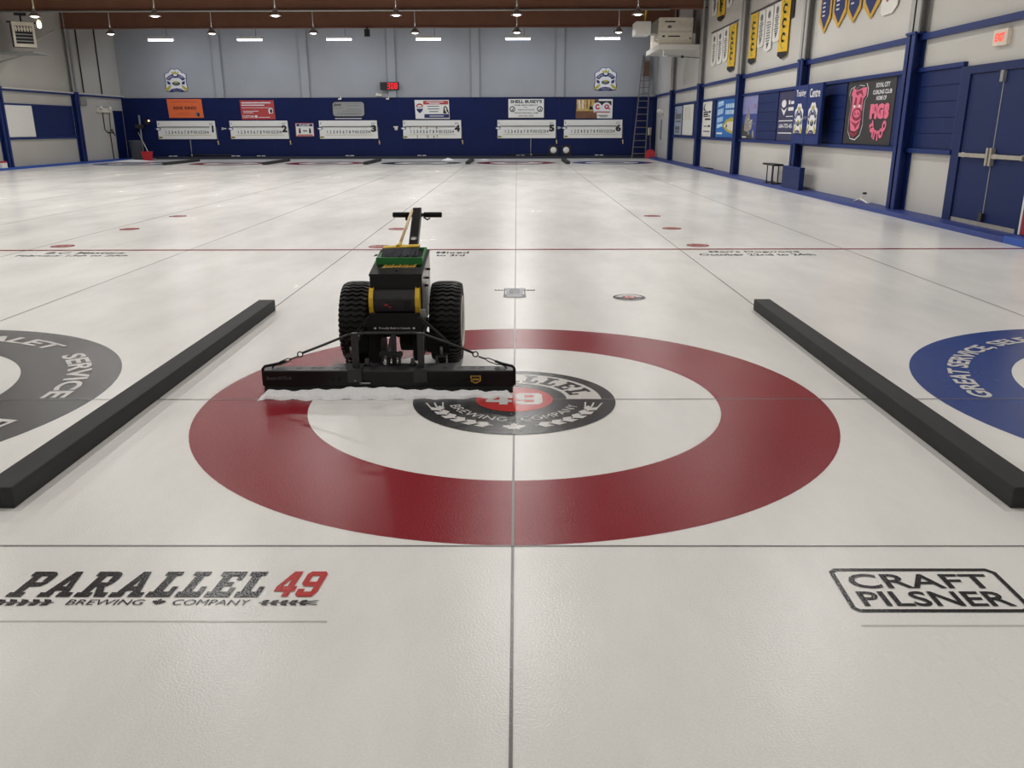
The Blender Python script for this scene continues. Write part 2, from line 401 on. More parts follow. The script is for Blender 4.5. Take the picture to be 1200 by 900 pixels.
# boarded slat panels are part of the walls
def slats(y0, y1, z0, z1, parent, x, sgn, rows=5):
    mb = MB(); h = (z1 - z0) / rows
    for k in range(rows): mb.box(min(x, x + sgn * .03), max(x, x + sgn * .03), y0, y1, z0 + k * h + .006, z0 + (k + 1) * h - .006, navy)
    mb.box(min(x, x + sgn * .012), max(x, x + sgn * .012), y0, y1, z0, z1, blue)
    tag(mb.build('slat_panel', parent), 'navy boarded panel')
for y0, y1 in ((9.56, 11.0), (14.46, 15.6), (19.42, 21.45), (27.0, 27.55)): slats(y0, y1, 1.18, 2.47, wall_r, XR, -1)
slats(31.98, 35.3, 1.21, 2.47, wall_l, XL, 1)
tag(MB().box(XL, XL + .03, 20, 29.3, 1.21, 2.47, wall_left_white).box(XL, XL + .035, 29.8, 31.95, 1.23, 2.46, white).build('board_panel', wall_l), 'plain white board')
tag(MB().box(XR - .008, XR, 11.0, 35.3, 1.14, 2.5, navy).build('panel_backing', wall_r), 'navy backing board')
tag(MB().box(XR - .06, XR, 9.505, 9.56, 1.1, 2.54, blue).build('panel_edge', wall_r), 'blue edge board')
# double door on the right
door = empty('door_1', (XR, 8.3, 0)); tag(door, 'navy double door with silver push bars on the right wall', kind='structure')
MB().box(XR - .07, XR, 9.24, 9.5, .08, 2.46, navy).box(XR - .07, XR, 7.1, 7.36, .08, 2.46, navy).box(XR - .07, XR, 7.36, 9.24, 2.34, 2.46, navy).build('door_frame', door)
MB().box(XR - .05, XR, 7.36, 9.24, .08, .14, brushed).build('threshold', door)
tag(MB().box(XR - .03, XR, 9.215, 9.235, .12, 2.34, brushed).box(XR - .046, XR, 8.29, 8.31, .2, 2.3, galv).box(XR - .03, XR, 7.365, 7.385, .12, 2.34, brushed).build('weather_strip', door), 'pale edge strips')
for y0, y1 in ((8.315, 9.21), (7.39, 8.285)):
    leaf = MB().box(XR - .04, XR, y0, y1, .14, 2.33, navy).build('door_leaf', door)
    MB().box(XR - .1, XR - .06, y0 + .04, y1 - .02, 1.09, 1.15, brushed).box(XR - .07, XR - .04, y0 + .05, y0 + .12, 1.08, 1.16, brushed).box(XR - .07, XR - .04, y1 - .12, y1 - .05, 1.08, 1.16, brushed).build('push_bar', leaf, bevel=.006)
    e = y0 if y0 > 8.3 else y1
    s = 1 if y0 > 8.3 else -1
    MB().box(XR - .11, XR - .04, min(e + s * .01, e + s * .06), max(e + s * .01, e + s * .06), .98, 1.24, brushed).build('latch', leaf, bevel=.006)
MB().box(XR - .09, XR - .04, 8.25, 8.35, .16, .28, dgrey).box(XR - .09, XR - .04, 8.26, 8.34, 2.18, 2.34, galv).build('bolt_housing', door)
# blue doors at the far corners
d2 = MB().box(6.7, 7.0, YF - .1, YF - .05, .1, 2.85, navy).build('door_2'); tag(d2, 'narrow navy door in the far right corner', kind='structure')
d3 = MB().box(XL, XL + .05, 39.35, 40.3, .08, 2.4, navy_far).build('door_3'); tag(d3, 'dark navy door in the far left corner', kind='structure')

# ================================================================== ICE MARKINGS (parts of the floor)
fl = icef(z=.0012)
for x in (-W, 0, W, -2 * W, -3 * W, -4 * W): fl.rect(x - .0052, -4.9, x + .0052, 38.5, ice_line)
icepart('centre_line', fl)
fl = icef(z=.0012)
for k in (-3.5, -2.5, -1.5, -.5, .5): fl.rect(k * W - .0055, 2.4, k * W + .0055, 38.5, ice_line)
icepart('sheet_line', fl)
fl = icef(z=.0020)
for y, w in ((0, .008), (-1.835, .008), (34.78, .02), (36.6, .02), (28.4, .1)): fl.rect(XL + .35, y - w / 2, XR - .42, y + w / 2, ice_line if y < 20 else ice_faint)
icepart('tee_line', fl, 'thin grey cross lines')
icepart('hog_line', icef(z=.0022).rect(XL + .35, 6.37, XR - .42, 6.46, ice_hog), 'red line across all sheets')
def ring(x, y, r0, r1, mat, name, label):
    return icepart(name, icef(x, y, .0006).arc(0, 0, r0, r1, 0, 360, mat, 0, 128), label)
ring(0, 0, 1.205, 1.829, ice_red, 'house_ring', 'broad red ring of the centre house')
ring(-W, 0, 1.21, 1.825, ice_dark, 'house_ring', 'charcoal ring of the left house with pale lettering')
ring(W, 0, 1.21, 1.825, ice_blue, 'house_ring', 'blue ring of the right house with pale lettering')
for k, m, n in ((0, ice_red, 'red'), (1, ice_blue, 'blue'), (-1, ice_dark, 'charcoal'), (-2, ice_red, 'red'), (-3, ice_red, 'red'), (-4, ice_blue, 'blue')):
    ring(k * W, 34.78, 1.22, 1.829, m, 'far_house_ring', '%s far house ring on the ice' % n)
    icepart('far_house_button', icef(k * W, 34.78, .0008).disc(0, 0, .6, .6, ice_grey, 0))
# lettering round the neighbouring houses
fl = icef(-W, 0, .0026)
fl.arctext('VALET', 0, 0, 1.49, .15, 71, 38, ice_pale, 0, bold=.03).arctext('SERVICE', 0, 0, 1.49, .15, 21.5, 41, ice_pale, 0, bold=.03)
fl.arctext('E', 0, 0, 1.47, .16, -15.5, 4.6, ice_pale, 0, bold=.012)
icepart('ring_lettering', fl, 'pale lettering on the charcoal ring')
fl = icef(W, 0, .0026)
fl.arctext('GREAT SERVICE, SELECTION', 0, 0, 1.44, .155, 131, 96, ice_pale, 0, bold=.03)
icepart('ring_lettering', fl, 'pale lettering on the blue ring')
# button of the centre house
fl = icef(0, 0, .0026)
fl.disc(0, 0, .603, .603, ice_dark, 0, 96).arc(0, 0, .315, .522, 0, 180, ice_pale, 1, 64)
fl.disc(0, 0, .231, .231, ice_redtext, 1, 64)
aw = lambda a, b: (b * math.cos(math.radians(168 - a * 156)), b * math.sin(math.radians(168 - a * 156)))
slab_word(fl, 'PARALLEL', 0, .345, 1, .15, ice_text, 2, warp=aw, gap=.16)
slab_word(fl, '49', -.168, -.105, .336, .215, ice_pale, 2, gap=.12)
fl.arctext('BREWING', 0, 0, .335, .062, -129, 66, ice_pale, 1, inward=True).arctext('COMPANY', 0, 0, .335, .062, -51, 66, ice_pale, 1, inward=True)
fl.poly([(x * .07, -.49 + y * .065) for x, y in MAPLE], ice_pale, 1)
for sgn in (-1, 1):
    for k in range(6):
        a = math.radians(-90 + sgn * (16 + 9.5 * k)); r = .475
        px, py = r * math.cos(a), r * math.sin(a); t = a + sgn * PI / 2
        for q in (1, -1):
            e = (math.cos(a) * q, math.sin(a) * q); d = (math.cos(t), math.sin(t))
            fl.poly([(px, py), (px + d[0] * .03 + e[0] * .042, py + d[1] * .03 + e[1] * .042), (px + d[0] * .085 + e[0] * .03, py + d[1] * .085 + e[1] * .03), (px + d[0] * .05, py + d[1] * .05)], ice_pale, 1)
    fl.line([(.475 * math.cos(math.radians(-90 + sgn * t)), .475 * math.sin(math.radians(-90 + sgn * t))) for t in range(14, 82, 6)], .009, ice_pale, 1)
    for off in (-.035, 0, .035):
        a0, a1 = math.radians(-90 + sgn * 70), math.radians(-90 + sgn * 82)
        fl.line([((.475 + off) * math.cos(a0), (.475 + off) * math.sin(a0)), ((.475 + off * 1.4) * math.cos(a1), (.475 + off * 1.4) * math.sin(a1))], .009, ice_pale, 1)
icepart('button_logo', fl, 'round charcoal emblem with a red centre reading 49')
# brewery lettering, lower left
fl = icef(z=.0026)
slab_word(fl, 'PARALLEL', -1.766, -2.207, .885, .172, ice_text, 0, shear=.09, gap=.12)
slab_word(fl, '49', -.842, -2.205, .155, .172, ice_redtext, 0, shear=.09, gap=.1)
fl.text('BREWING', -1.53, -2.258, .265, .034, ice_text, 0, shear=.1).text('COMPANY', -1.165, -2.258, .265, .034, ice_text, 0, shear=.1)
fl.poly([(-1.215 + x * .026, -2.241 + y * .022) for x, y in MAPLE], ice_text, 0)
wheat(fl, -1.575, -2.243, PI, .24, ice_text, 0); wheat(fl, -.87, -2.243, 0, .2, ice_text, 0)
fl.rect(-1.75, -2.359, -.61, -2.353, ice_faint, 0)
icepart('sponsor_lettering', fl, 'black and red brewery lettering')
# boxed lettering, lower right
fl = icef(z=.0026)
bx = [(1.17, -2.29), (1.72, -2.29), (1.75, -2.275), (1.755, -2.04), (1.735, -2.018), (1.185, -2.018), (1.165, -2.035), (1.155, -2.272)]
fl.line(bx + [bx[0]], .017, ice_text, 0)
for p in bx: fl.disc(p[0], p[1], .0085, .0085, ice_text, 0, 12)
fl.text('CRAFT', 1.205, -2.147, .505, .098, ice_text, 0, bold=.012).text('PILSNER', 1.20, -2.262, .515, .095, ice_text, 0, bold=.016)
fl.rect(1.14, -2.38, 1.74, -2.374, ice_faint, 0)
icepart('sponsor_lettering', fl, 'boxed dark grey two line lettering')
# lettering by the hog line
def hogtext(x, rows, nm):
    f = icef(z=.0026)
    for t, x0, y0, w, h in rows: f.text(t, x0, y0, w, h, ice_text, 0, bold=.01)
    icepart('event_lettering', f, nm)
hogtext(0, (('B.C. Masters', -6.12, 6.08, 1.02, .17), ('February 13th to 20th', -6.38, 5.82, 1.42, .17)), 'faint event lettering left of the machine')
hogtext(0, (('Mixed', -1.03, 6.06, .42, .17), ('to 3rd', -1.01, 5.82, .36, .17), ('A', -1.78, 6.06, .08, .17), ('M', -1.8, 5.82, .1, .17)), 'faint event lettering behind the machine')
hogtext(0, (("Men's Dogwood", 2.52, 6.07, 1.16, .17), ('October 22nd to 24th', 2.34, 5.83, 1.46, .17)), 'faint event lettering right of centre')
for x, y, k in ((-6.27, 6.83, 1), (-6.24, 8.85, 1), (-6.25, 10.9, 1), (-1.86, 6.72, 1), (-1.89, 8.8, 1), (2.5, 6.79, 1), (2.5, 8.8, 1), (2.49, 10.76, 1), (-1.88, 10.8, 1)):
    f = icef(x, y, .0026).disc(0, 0, .155, .155, ice_pink, 0).arc(0, 0, .12, .155, 0, 360, ice_hog, 1).arc(0, 0, .04, .08, 0, 360, ice_hog, 1)
    icepart('round_logo', f, 'small red round emblem')
# small emblems in front of the hog line
f = icef(-.005, 3.4, .0026)
f.rect(-.085, -.12, .085, .2, ice_grey, 0).rect(-.11, -.26, .11, -.12, ice_text, 0).rect(-.075, -.23, .075, -.15, ice_grey, 1).rect(-.2, .08, .2, .13, ice_text, 0).rect(-.09, .06, .09, .17, ice_grey, 1)
f.rect(-.055, -.1, .055, .05, ice_text, 1).disc(0, .11, .05, .05, ice_text, 2).line([(-.1, -.12), (-.1, .2), (.1, .2), (.1, -.12)], .014, ice_text, 1).disc(0, -.26, .11, .035, ice_text, 0)
for q in (-.185, -.15, -.12, .11, .14, .17): f.rect(q, .092, q + .018, .118, ice_pale, 2)
icepart('keystone_emblem', f, 'grey emblem on the centre line')
f = icef(1.09, 3.13, .0026).disc(0, 0, .155, .155, ice_text, 0).arc(0, 0, .07, .125, 5, 175, ice_pale, 1).disc(0, 0, .062, .062, ice_redtext, 2)
slab_word(f, '49', -.045, -.03, .09, .06, ice_pale, 3); wheat(f, -.11, -.08, -.3, .1, ice_pale, 1); wheat(f, .11, -.08, PI + .3, .1, ice_pale, 1)
icepart('round_emblem', f, 'small round charcoal emblem')

# ================================================================== DIVIDERS
def divider(x0, x1, y0, y1, h, label, grp):
    o = MB().box(x0, x1, y0, y1, .001, h, timber).build('foam_divider', bevel=.006, origin=((x0 + x1) / 2, (y0 + y1) / 2, 0))
    return tag(o, label, 'divider', grp)
divider(-2.278, -2.136, -1.5, 2.56, .098, 'black divider timber on the ice left of the red house', 'black dividers on the near ice')
divider(2.118, 2.26, -1.5, 2.56, .098, 'black divider timber on the ice right of the red house', 'black dividers on the near ice')
for x, s in ((-15.5, 'leftmost of five'), (-11.1, 'second from left'), (-6.65, 'middle of five'), (-2.15, 'just left of the red house straight ahead'), (2.27, 'rightmost of five')):
    divider(x - .09, x + .09, 33.2, 37.3, .12, 'short black divider on the far ice, ' + s, 'dividers on the far ice')

# ================================================================== ICE SCRAPING MACHINE
MX = -.762
mach = empty('ice_scraper', (MX, .85, 0), 'black motorised ice scraper with two fat tyres and wide blade on the red house', 'ice machine')
# blade beam: front face, top flange with slots
mb = MB().box(-1.518, -.004, .085, .10, .05, .150, black).box(-1.518, -.004, .085, .19, .144, .156, dgrey).box(-1.518, -.004, .175, .19, .05, .15, black)
for x in (-1.43, -1.31, -1.22, -1.18, -1.08, -1.04, -.42, -.33, -.25, -.2, -.1, -.06):
    mb.lathe([(.0001, 0), (.019, 0), (.019, .003)], (x, .135, .1545), (0, 0, 1), blackm, 14)
for x in (-1.10, -1.06, -.30, -.27): mb.lathe([(.0001, .003), (.012, .003), (.012, 0)], (x, .0845, .10), (0, -1, 0), blackm, 12)
beam = mb.build('blade_beam', mach, bevel=.003)
MB().add([(-1.515, .070, .02), (-.007, .070, .02), (-.007, .080, .058), (-1.515, .080, .058), (-1.515, .09, .02), (-.007, .09, .02), (-.007, .085, .058), (-1.515, .085, .058)],
         [(0, 1, 2, 3), (7, 6, 5, 4), (0, 4, 5, 1), (3, 2, 6, 7), (0, 3, 7, 4), (1, 5, 6, 2)], black).build('scraper_blade', mach)
f = Flat((-.265, .083, .075), *FARW, step=.001)
f.poly([(0, .016), (.032, -.002), (.064, .016), (.064, .05), (0, .05)], gold, 1).poly([(.008, .02), (.032, .006), (.056, .02), (.056, .044), (.008, .044)], ink, 2).rect(.012, .022, .052, .032, gold, 3)
tag(f.mb.build('badge', beam), 'small gold and black badge')
f = Flat((-1.5, .083, .095), *FARW, step=.001).text('Boyer-0773-A', 0, 0, .15, .024, grey_ink, 1, shear=.2)
tag(f.mb.build('paint_marking', beam), 'grey handwritten marking')
# end brackets: bent rods at each blade end
for s, x in ((1, -1.523), (-1, .001)):
    MB().tube([(x, .1, .06), (x, .1, .165), (x + s * .012, .105, .178), (x + s * .07, .14, .182), (x + s * .115, .2, .182)], .009, black, 8).build('end_bracket', mach)
# bow rod carrying the two turnbuckles
MB().tube([(-1.285, .14, .252), (-1.13, .14, .312), (-1.0, .14, .366), (-.965, .14, .371), (-.90, .14, .376), (-.62, .14, .377), (-.57, .14, .373), (-.53, .14, .362), (-.40, .14, .315), (-.245, .14, .25)], .0075, dgrey, 10).build('bow_rod', mach)
for s, xa, xb in ((1, -1.30, -1.475), (-1, -.235, -.05)):
    m = MB().ring((xa, .14, .243), (0, 1, 0), .016, .004, dgrey)
    dx = xb - xa
    P = lambda t, o=0: (xa + dx * t, .14, .236 - .068 * t + o)
    m.tube([P(.1), P(.34)], .005, dgrey, 8)
    m.tube([P(.34, .004), P(.44, .012), P(.7, .010), P(.8, .003)], .0035, dgrey, 6).tube([P(.34, -.004), P(.44, -.010), P(.7, -.010), P(.8, -.003)], .0035, dgrey, 6)
    m.tube([P(.8), P(.95), P(1.02, -.012), P(.98, -.03)], .005, dgrey, 8)
    m.build('turnbuckle', mach)
# uprights with their clamp plates
for x in (-.963, -.565):
    up = MB().box(x - .019, x + .019, .12, .155, .15, .378, dgrey).build('upright_post', mach, bevel=.003)
    MB().box(x - .042, x + .042, .072, .084, .085, .158, dgrey).box(x - .042, x + .042, .072, .17, .156, .164, dgrey).build('clamp_plate', up, bevel=.002)
    MB().tube([(x, .14, .30), (x * .96 + MX * .04, .55, .34)], .014, black, 8).build('link_arm', mach)
MB().tube([(-.935, .072, .080), (-.87, .072, .082)], .006, steel, 8).box(-.965, -.955, .07, .075, .092, .1, steel).build('lock_pin', mach)
# plate behind the blade with scraped snow on it
MB().box(-1.14, -.335, .24, .33, .05, .135, dgrey).box(-1.14, -.335, .20, .25, .05, .11, blackm).build('rear_plate', mach, bevel=.006)
# chassis front panel with its slogan
fp = MB().prism([(-.153, .425), (.155, .425), (.205, .298), (-.212, .298)], (MX, .44, 0), (1, 0, 0), (0, 0, 1), (0, 1, 0), .02, black).build('front_panel', mach, bevel=.003)
f = Flat((MX - .1, .438, .312), *FARW, step=.001).text('Proudly Built in Canada', 0, .014, .20, .017, pale, 1, bold=.01)
for x in (-.025, .222): f.poly([(x + a * .010, .022 + b * .010) for a, b in MAPLE], pale, 1)
tag(f.mb.build('slogan', fp), 'small pale slogan')
# gusset braces from panel to axle
for a, b in (((-.60, .43, .41), (-.42, .5, .22)), ((-.925, .43, .41), (-1.09, .5, .22))):
    MB().bar(a, b, .012, .03, dgrey, up=(0, -1, 0)).build('gusset_brace', mach)
for sx in (-1, 1):
    MB().prism([(0, .30), (sx * .15, .24), (sx * .15, .16), (0, .16)], (MX + sx * .19, .5, 0), (1, 0, 0), (0, 0, 1), (0, 1, 0), .012, blackm).build('side_gusset', mach)
# charge display box with yellow ends
db = MB()
pr = [(0, 0), (-.05, .012), (-.062, .05), (-.06, .1), (-.03, .145), (0, .15)]
db.prism([(p[0], p[1]) for p in pr], (-.905, .545, .418), (0, 1, 0), (0, 0, 1), (1, 0, 0), .275, dgrey)
disp = db.build('charger_display', mach, bevel=.004)
pr2 = [(0, -.004), (-.054, .006), (-.070, .05), (-.068, .104), (-.034, .155), (0, .158)]
for x, nm in ((-.927, 'end_cap'), (-.632, 'end_cap')):
    tag(MB().prism(pr2, (x, .545, .418), (0, 1, 0), (0, 0, 1), (1, 0, 0), .028, yellow).build(nm, disp, bevel=.006), 'yellow end cap')
sc = MB().add([(-.893, .4815, .432), (-.642, .4815, .432), (-.642, .4795, .505), (-.893, .4795, .505)], [(0, 1, 2, 3)], lcd)
sc.box(-.83, -.805, .477, .48, .472, .482, redp).box(-.80, -.785, .477, .48, .462, .466, redp).box(-.70, -.66, .477, .4795, .44, .5, black)
sc.build('screen', disp)
MB().box(-.60, -.565, .47, .485, .40, .45, galv).build('paper_tag', mach)
# battery body with sloped lid
bx0, bx1 = -.928, -.592
MB().add([(bx0, .55, .30), (bx1, .55, .30), (bx1, 1.08, .34), (bx0, 1.08, .34), (bx0, .55, .648), (bx1, .55, .648), (bx1, 1.08, .735), (bx0, 1.08, .735)],
         [(3, 2, 1, 0), (4, 5, 6, 7), (0, 1, 5, 4), (2, 3, 7, 6), (3, 0, 4, 7)], black).add([(bx1, .55, .30), (bx1, 1.08, .34), (bx1, 1.08, .735), (bx1, .55, .648)], [(0, 1, 2, 3)], scuffed_sheen).build('battery_housing', mach, bevel=.008)
def top(y): return .648 + (y - .55) * (.735 - .648) / .53
lid = MB()
lid.hexa([(bx0 - .004, .548, top(.548)), (bx1 + .004, .548, top(.548)), (bx1 + .004, 1.082, top(1.082)), (bx0 - .004, 1.082, top(1.082)), (bx0 - .004, .553, top(.553) + .014), (bx1 + .004, .553, top(.553) + .014), (bx1 + .004, 1.078, top(1.078) + .014), (bx0 - .004, 1.078, top(1.078) + .014)], black)
lido = lid.build('lid', mach, bevel=.004)
MB().lathe([(.012, 0), (.012, .006), (.0001, .006)], (-.76, .62, top(.62) + .012), (0, -.16, 1), blackm, 14).build('lid_knob', lido)
sl = (1, 0, 0), Vector((0, .53, .087)).normalized(), Vector((0, -.087, .53)).normalized()
f = Flat((-.872, .672, top(.672) + .0165), *sl, step=.001)
for k in range(9): f.poly([(.01 + k * .024, .004 + .006 * (k % 2)), (.03 + k * .024, .0 + .004 * (k % 3)), (.038 + k * .024, .052 + .012 * (k % 3)), (.022 + k * .024, .062 - .02 * (k % 2))], gold, 1)
f.line([(0, .0), (.23, .018)], .006, gold, 1).line([(-.02, -.012), (.27, -.012)], .003, grey_ink, 1)
tag(f.mb.build('logo_script', lido), 'worn gold script')
# green tray on the lid
tr = MB(); y0, y1, x0, x1 = .745, 1.06, -.912, -.606
for (a0, a1, c0, c1) in ((x0, x1, y0, y0 + .016), (x0, x1, y1 - .016, y1), (x0, x0 + .016, y0 + .016, y1 - .016), (x1 - .016, x1, y0 + .016, y1 - .016)):
    tr.hexa([(a0, c0, top(c0) + .005), (a1, c0, top(c0) + .005), (a1, c1, top(c1) + .005), (a0, c1, top(c1) + .005), (a0, c0, top(c0) + .034), (a1, c0, top(c0) + .034), (a1, c1, top(c1) + .034), (a0, c1, top(c1) + .034)], green)
tr.hexa([(x0, y0, top(y0) + .012), (x1, y0, top(y0) + .012), (x1, y1, top(y1) + .012), (x0, y1, top(y1) + .012), (x0, y0, top(y0) + .018), (x1, y0, top(y0) + .018), (x1, y1, top(y1) + .018), (x0, y1, top(y1) + .018)], blackm)
tr.hexa([(x0, y0 - .002, top(y0) + .005), (x1, y0 - .002, top(y0) + .005), (x1, y0 + .014, top(y0) + .005), (x0, y0 + .014, top(y0) + .005), (x0, y0 - .002, top(y0) + .06), (x1, y0 - .002, top(y0) + .06), (x1, y0 + .014, top(y0) + .06), (x0, y0 + .014, top(y0) + .06)], green)
tr.box(x0 + .03, x0 + .06, y0 + .03, y0 + .07, top(y0), top(y0) + .04, redp)
tag(tr.build('top_tray', mach, bevel=.003), 'green rimmed tray')
for y_, z_ in ((.86, .645), (.78, .6), (.72, .56)): MB().tube([(-.592, y_, z_), (-.568, y_, z_)], .008, black, 8).build('side_switch', mach)
# underbody: gearbox, axle, centre linkage
MB().box(-.9, -.62, .66, 1.02, .22, .36, blackm).tube([(-1.0, .88, .275), (-.55, .88, .275)], .035, black, 12).lathe([(.0001, -.09), (.085, -.09), (.085, .05), (.0001, .05)], (-.66, .62, .23), (1, 0, 0), blackm, 20).box(-.95, -.87, .5, .8, .06, .3, blackm).box(-.66, -.60, .5, .8, .1, .3, blackm).build('gearbox', mach, bevel=.01)
MB().box(-.765, -.738, .28, .32, .10, .34, dgrey).box(-.84, -.70, .26, .31, .19, .215, dgrey).tube([(-.80, .24, .11), (-.775, .42, .28)], .018, dgrey, 10).tube([(-.80, .2, .11), (-.80, .26, .20)], .011, steel, 8).lathe([(.0001, -.012), (.03, -.012), (.03, .012), (.0001, .012)], (-.80, .19, .13), (0, 1, 0), black, 16).tube([(-.72, .25, .10), (-.715, .3, .22)], .010, dgrey, 8).build('centre_linkage', mach)
for x in (-.905, -.625):
    MB().lathe([(.0001, -.02), (.024, -.02), (.024, .02), (.0001, .02)], (x, .2, .155), (0, 1, 0), black, 14).tube([(x, .2, .12), (x, .2, .20)], .012, dgrey, 10).build('adjuster_knob', mach)
# casters
for x in (-.475, -1.06):
    c = MB().lathe([(.0001, -.016), (.045, -.016), (.05, -.008), (.05, .008), (.045, .016), (.0001, .016)], (x, .5, .052), (1, 0, 0), rubber, 20).build('caster', mach)
    tag(MB().box(x - .036, x - .026, .47, .53, .04, .135, steel).box(x + .026, x + .036, .47, .53, .04, .135, steel).box(x - .036, x + .036, .46, .54, .135, .145, steel).build('caster_fork', c), 'bare metal fork')
    MB().tube([(x, .5, .145), (x, .5, .2)], .012, steel, 10).bar((x, .5, .2), (x * .8 + MX * .2, .62, .24), .04, .02, black).build('caster_arm', mach)
# wheels
def wheel(x):
    cy, cz, R, hw = .89, .278, .278, .105
    prof = [(.13, -hw * .8), (.18, -hw), (.225, -hw), (.252, -hw * .92), (.264, -hw * .7), (.268, 0), (.264, hw * .7), (.252, hw * .92), (.225, hw), (.18, hw), (.13, hw * .8)]
    m = MB().lathe(prof, (x, cy, cz), (1, 0, 0), rubber, 56)
    def rad(t): return .268 - .018 * abs(t) ** 4
    n = 46; cs = 18
    for k in range(n):
        a0 = 2 * PI * k / n; vs = []; fs = []
        for i in range(cs + 1):
            t = -1 + 2 * i / cs; wob = .022 * math.sin(t * 3.5 * PI)
            for dr, da in ((-.004, -.044), (.0095, -.036), (.0095, .036), (-.004, .044)):
                a = a0 + wob + da; r = rad(t) + dr; vs.append((x + t * hw * .97, cy + r * math.cos(a), cz + r * math.sin(a)))
        for i in range(cs):
            for j in range(3): fs.append((i * 4 + j, i * 4 + j + 1, i * 4 + 5 + j, i * 4 + 4 + j))
        fs += [(0, 3, 2, 1), (cs * 4, cs * 4 + 1, cs * 4 + 2, cs * 4 + 3)]
        m.add(vs, fs, rubber_hi)
    w = m.build('wheel', mach)
    r = MB()
    for s in (-1, 1):
        r.lathe([(.165, s * hw * .86), (.158, s * hw * .96), (.142, s * hw * .9), (.125, s * hw * .5), (.05, s * hw * .42), (.045, s * hw * .75), (.0001, s * hw * .75)], (x, cy, cz), (1, 0, 0), galv, 32)
        r.ring((x + s * hw * .92, cy, cz), (1, 0, 0), .17, .012, white, 36, 8)
    tag(r.build('rim', w), 'pale wheel rim')
wheel(-1.062); wheel(-.462)
# handle: tilted post, bar with grips, lever
pa, pb = Vector((-.722, 1.10, .65)), Vector((-.742, 1.73, .950))
MB().bar(pa, pb, .066, .06, black, up=(0, -.45, .9)).build('handle_post', mach, bevel=.004)
dv = (pb - pa).normalized(); nv = Vector((0, -.45, .9)).normalized()
q = pa + dv * .26 + nv * .031
MB().ring(q, nv, .019, .005, steel).lathe([(.0001, .002), (.015, .002)], q, nv, white, 14).build('lock_ring', mach)
hb = pa + dv * .64 + nv * .0
hbar = MB().tube([(-.925, hb.y, hb.z), (-.552, hb.y, hb.z)], .014, dgrey, 12).build('handlebar', mach)
for a, b in ((-.925, -.795), (-.69, -.552)):
    MB().tube([(a, hb.y, hb.z), (a + .004, hb.y, hb.z), (b - .004, hb.y, hb.z), (b, hb.y, hb.z)], [.015, .020, .020, .016], rubber, 14).build('grip', hbar)
MB().tube([(-.69, hb.y, hb.z - .02), (-.66, hb.y - .02, hb.z - .035), (-.64, hb.y - .02, hb.z - .022)], .006, black, 8).build('lever', hbar)
MB().box(-.828, -.80, hb.y - .02, hb.y + .01, hb.z - .04, hb.z - .012, black).build('lever_mount', hbar)

# broom laid on the machine
br = empty('push_broom', (-.775, 1.0, .72), 'broom with pale wooden handle and yellow head resting on the black machine', 'broom')
MB().tube([(-.79, 1.02, .785), (-.775, 1.66, .958)], .0105, wood, 12).build('broom_handle', br)
MB().tube([(-.797, .99, .776), (-.787, 1.05, .794)], [.018, .012], yellow, 12).hexa([(-.905, .995, .762), (-.652, .975, .776), (-.652, 1.03, .781), (-.905, 1.05, .768), (-.905, .995, .772), (-.652, .975, .786), (-.652, 1.03, .791), (-.905, 1.05, .778)], yellow).build('broom_head', br, bevel=.004)
bm = MB()
for k in range(44):
    x = -.902 + .248 * k / 43
    for j in range(3):
        yy = .99 + .022 * j; zz = .762 + .004 * j + (x + .9) * .055
        bm.bar((x, yy, zz), (x - .012 + random.uniform(-.008, .008), yy - .095 + random.uniform(-.01, .01), zz - .05 + random.uniform(-.006, .01)), .0075, .008, bristle)
tag(bm.build('bristles', br), 'grey bristles')

# ridge of scraped snow along the blade
sn = MB(); nx, ny = 190, 9; vs = []; fs = []
def fy(x):
    t = (x + 1.51) / 1.5
    return -.012 + .005 * math.sin(t * 23) + .028 * max(0, t - .35) + .055 * max(0, t - .62) + .012 * math.sin(t * 61)
def hz(x):
    t = (x + 1.51) / 1.5
    return .036 + .020 * math.exp(-((t - .42) / .16) ** 2) - .014 * max(0, t - .65) + .004 * math.sin(t * 40) + .003 * math.sin(t * 97)
for i in range(nx + 1):
    x = -1.535 + 1.53 * i / nx
    t = min(1, min(i, nx - i) / 5)
    for j in range(ny + 1):
        s = j / ny; f0 = fy(x); yb = .075
        y = f0 + (yb - f0) * s
        prof = [0, .42, .60, .58, .66, .86, .95, 1, 1, 1][j]
        z = prof * hz(x) * t + (random.uniform(-.0035, .0035) if 0 < j < ny else 0)
        vs.append((x + random.uniform(-.002, .002), y + random.uniform(-.003, .003), max(.001, z)))
for i in range(nx):
    for j in range(ny): a = i * (ny + 1) + j; fs.append((a, a + ny + 1, a + ny + 2, a + 1))
sn.add(vs, fs, snow, True)
tag(sn.build('snow_ridge'), 'long low ridge of white scraped snow in front of the machine blade', 'snow')
def heap(name, cx, cy, rx, ry, h, label):
    vs = []; fs = []; R, S = 7, 26
    vs.append((cx, cy, h))
    for r in range(1, R + 1):
        for k in range(S):
            a = 2 * PI * k / S; q = r / R; w = 1 + .16 * math.sin(3 * a + cx) + random.uniform(-.06, .06)
            vs.append((cx + rx * q * w * math.cos(a), cy + ry * q * w * math.sin(a), max(.001, h * (1 - q) ** .8 * random.uniform(.7, 1.1))))
    for k in range(S): fs.append((0, 1 + k, 1 + (k + 1) % S))
    for r in range(R - 1):
        for k in range(S): a = 1 + r * S + k; b = 1 + r * S + (k + 1) % S; fs.append((a, a + S, b + S, b))
    return tag(MB().add(vs, fs, snow, True).build(name, origin=(cx, cy, 0)), label, 'snow')
heap('snow_pile', -3.4, 38.1, .3, .25, .12, 'small white snow heap on the far ice behind the charcoal house')
heap('snow_pile', -18.8, 37.5, 1.0, .45, .1, 'wide flat snow heap in the far left corner of the ice')
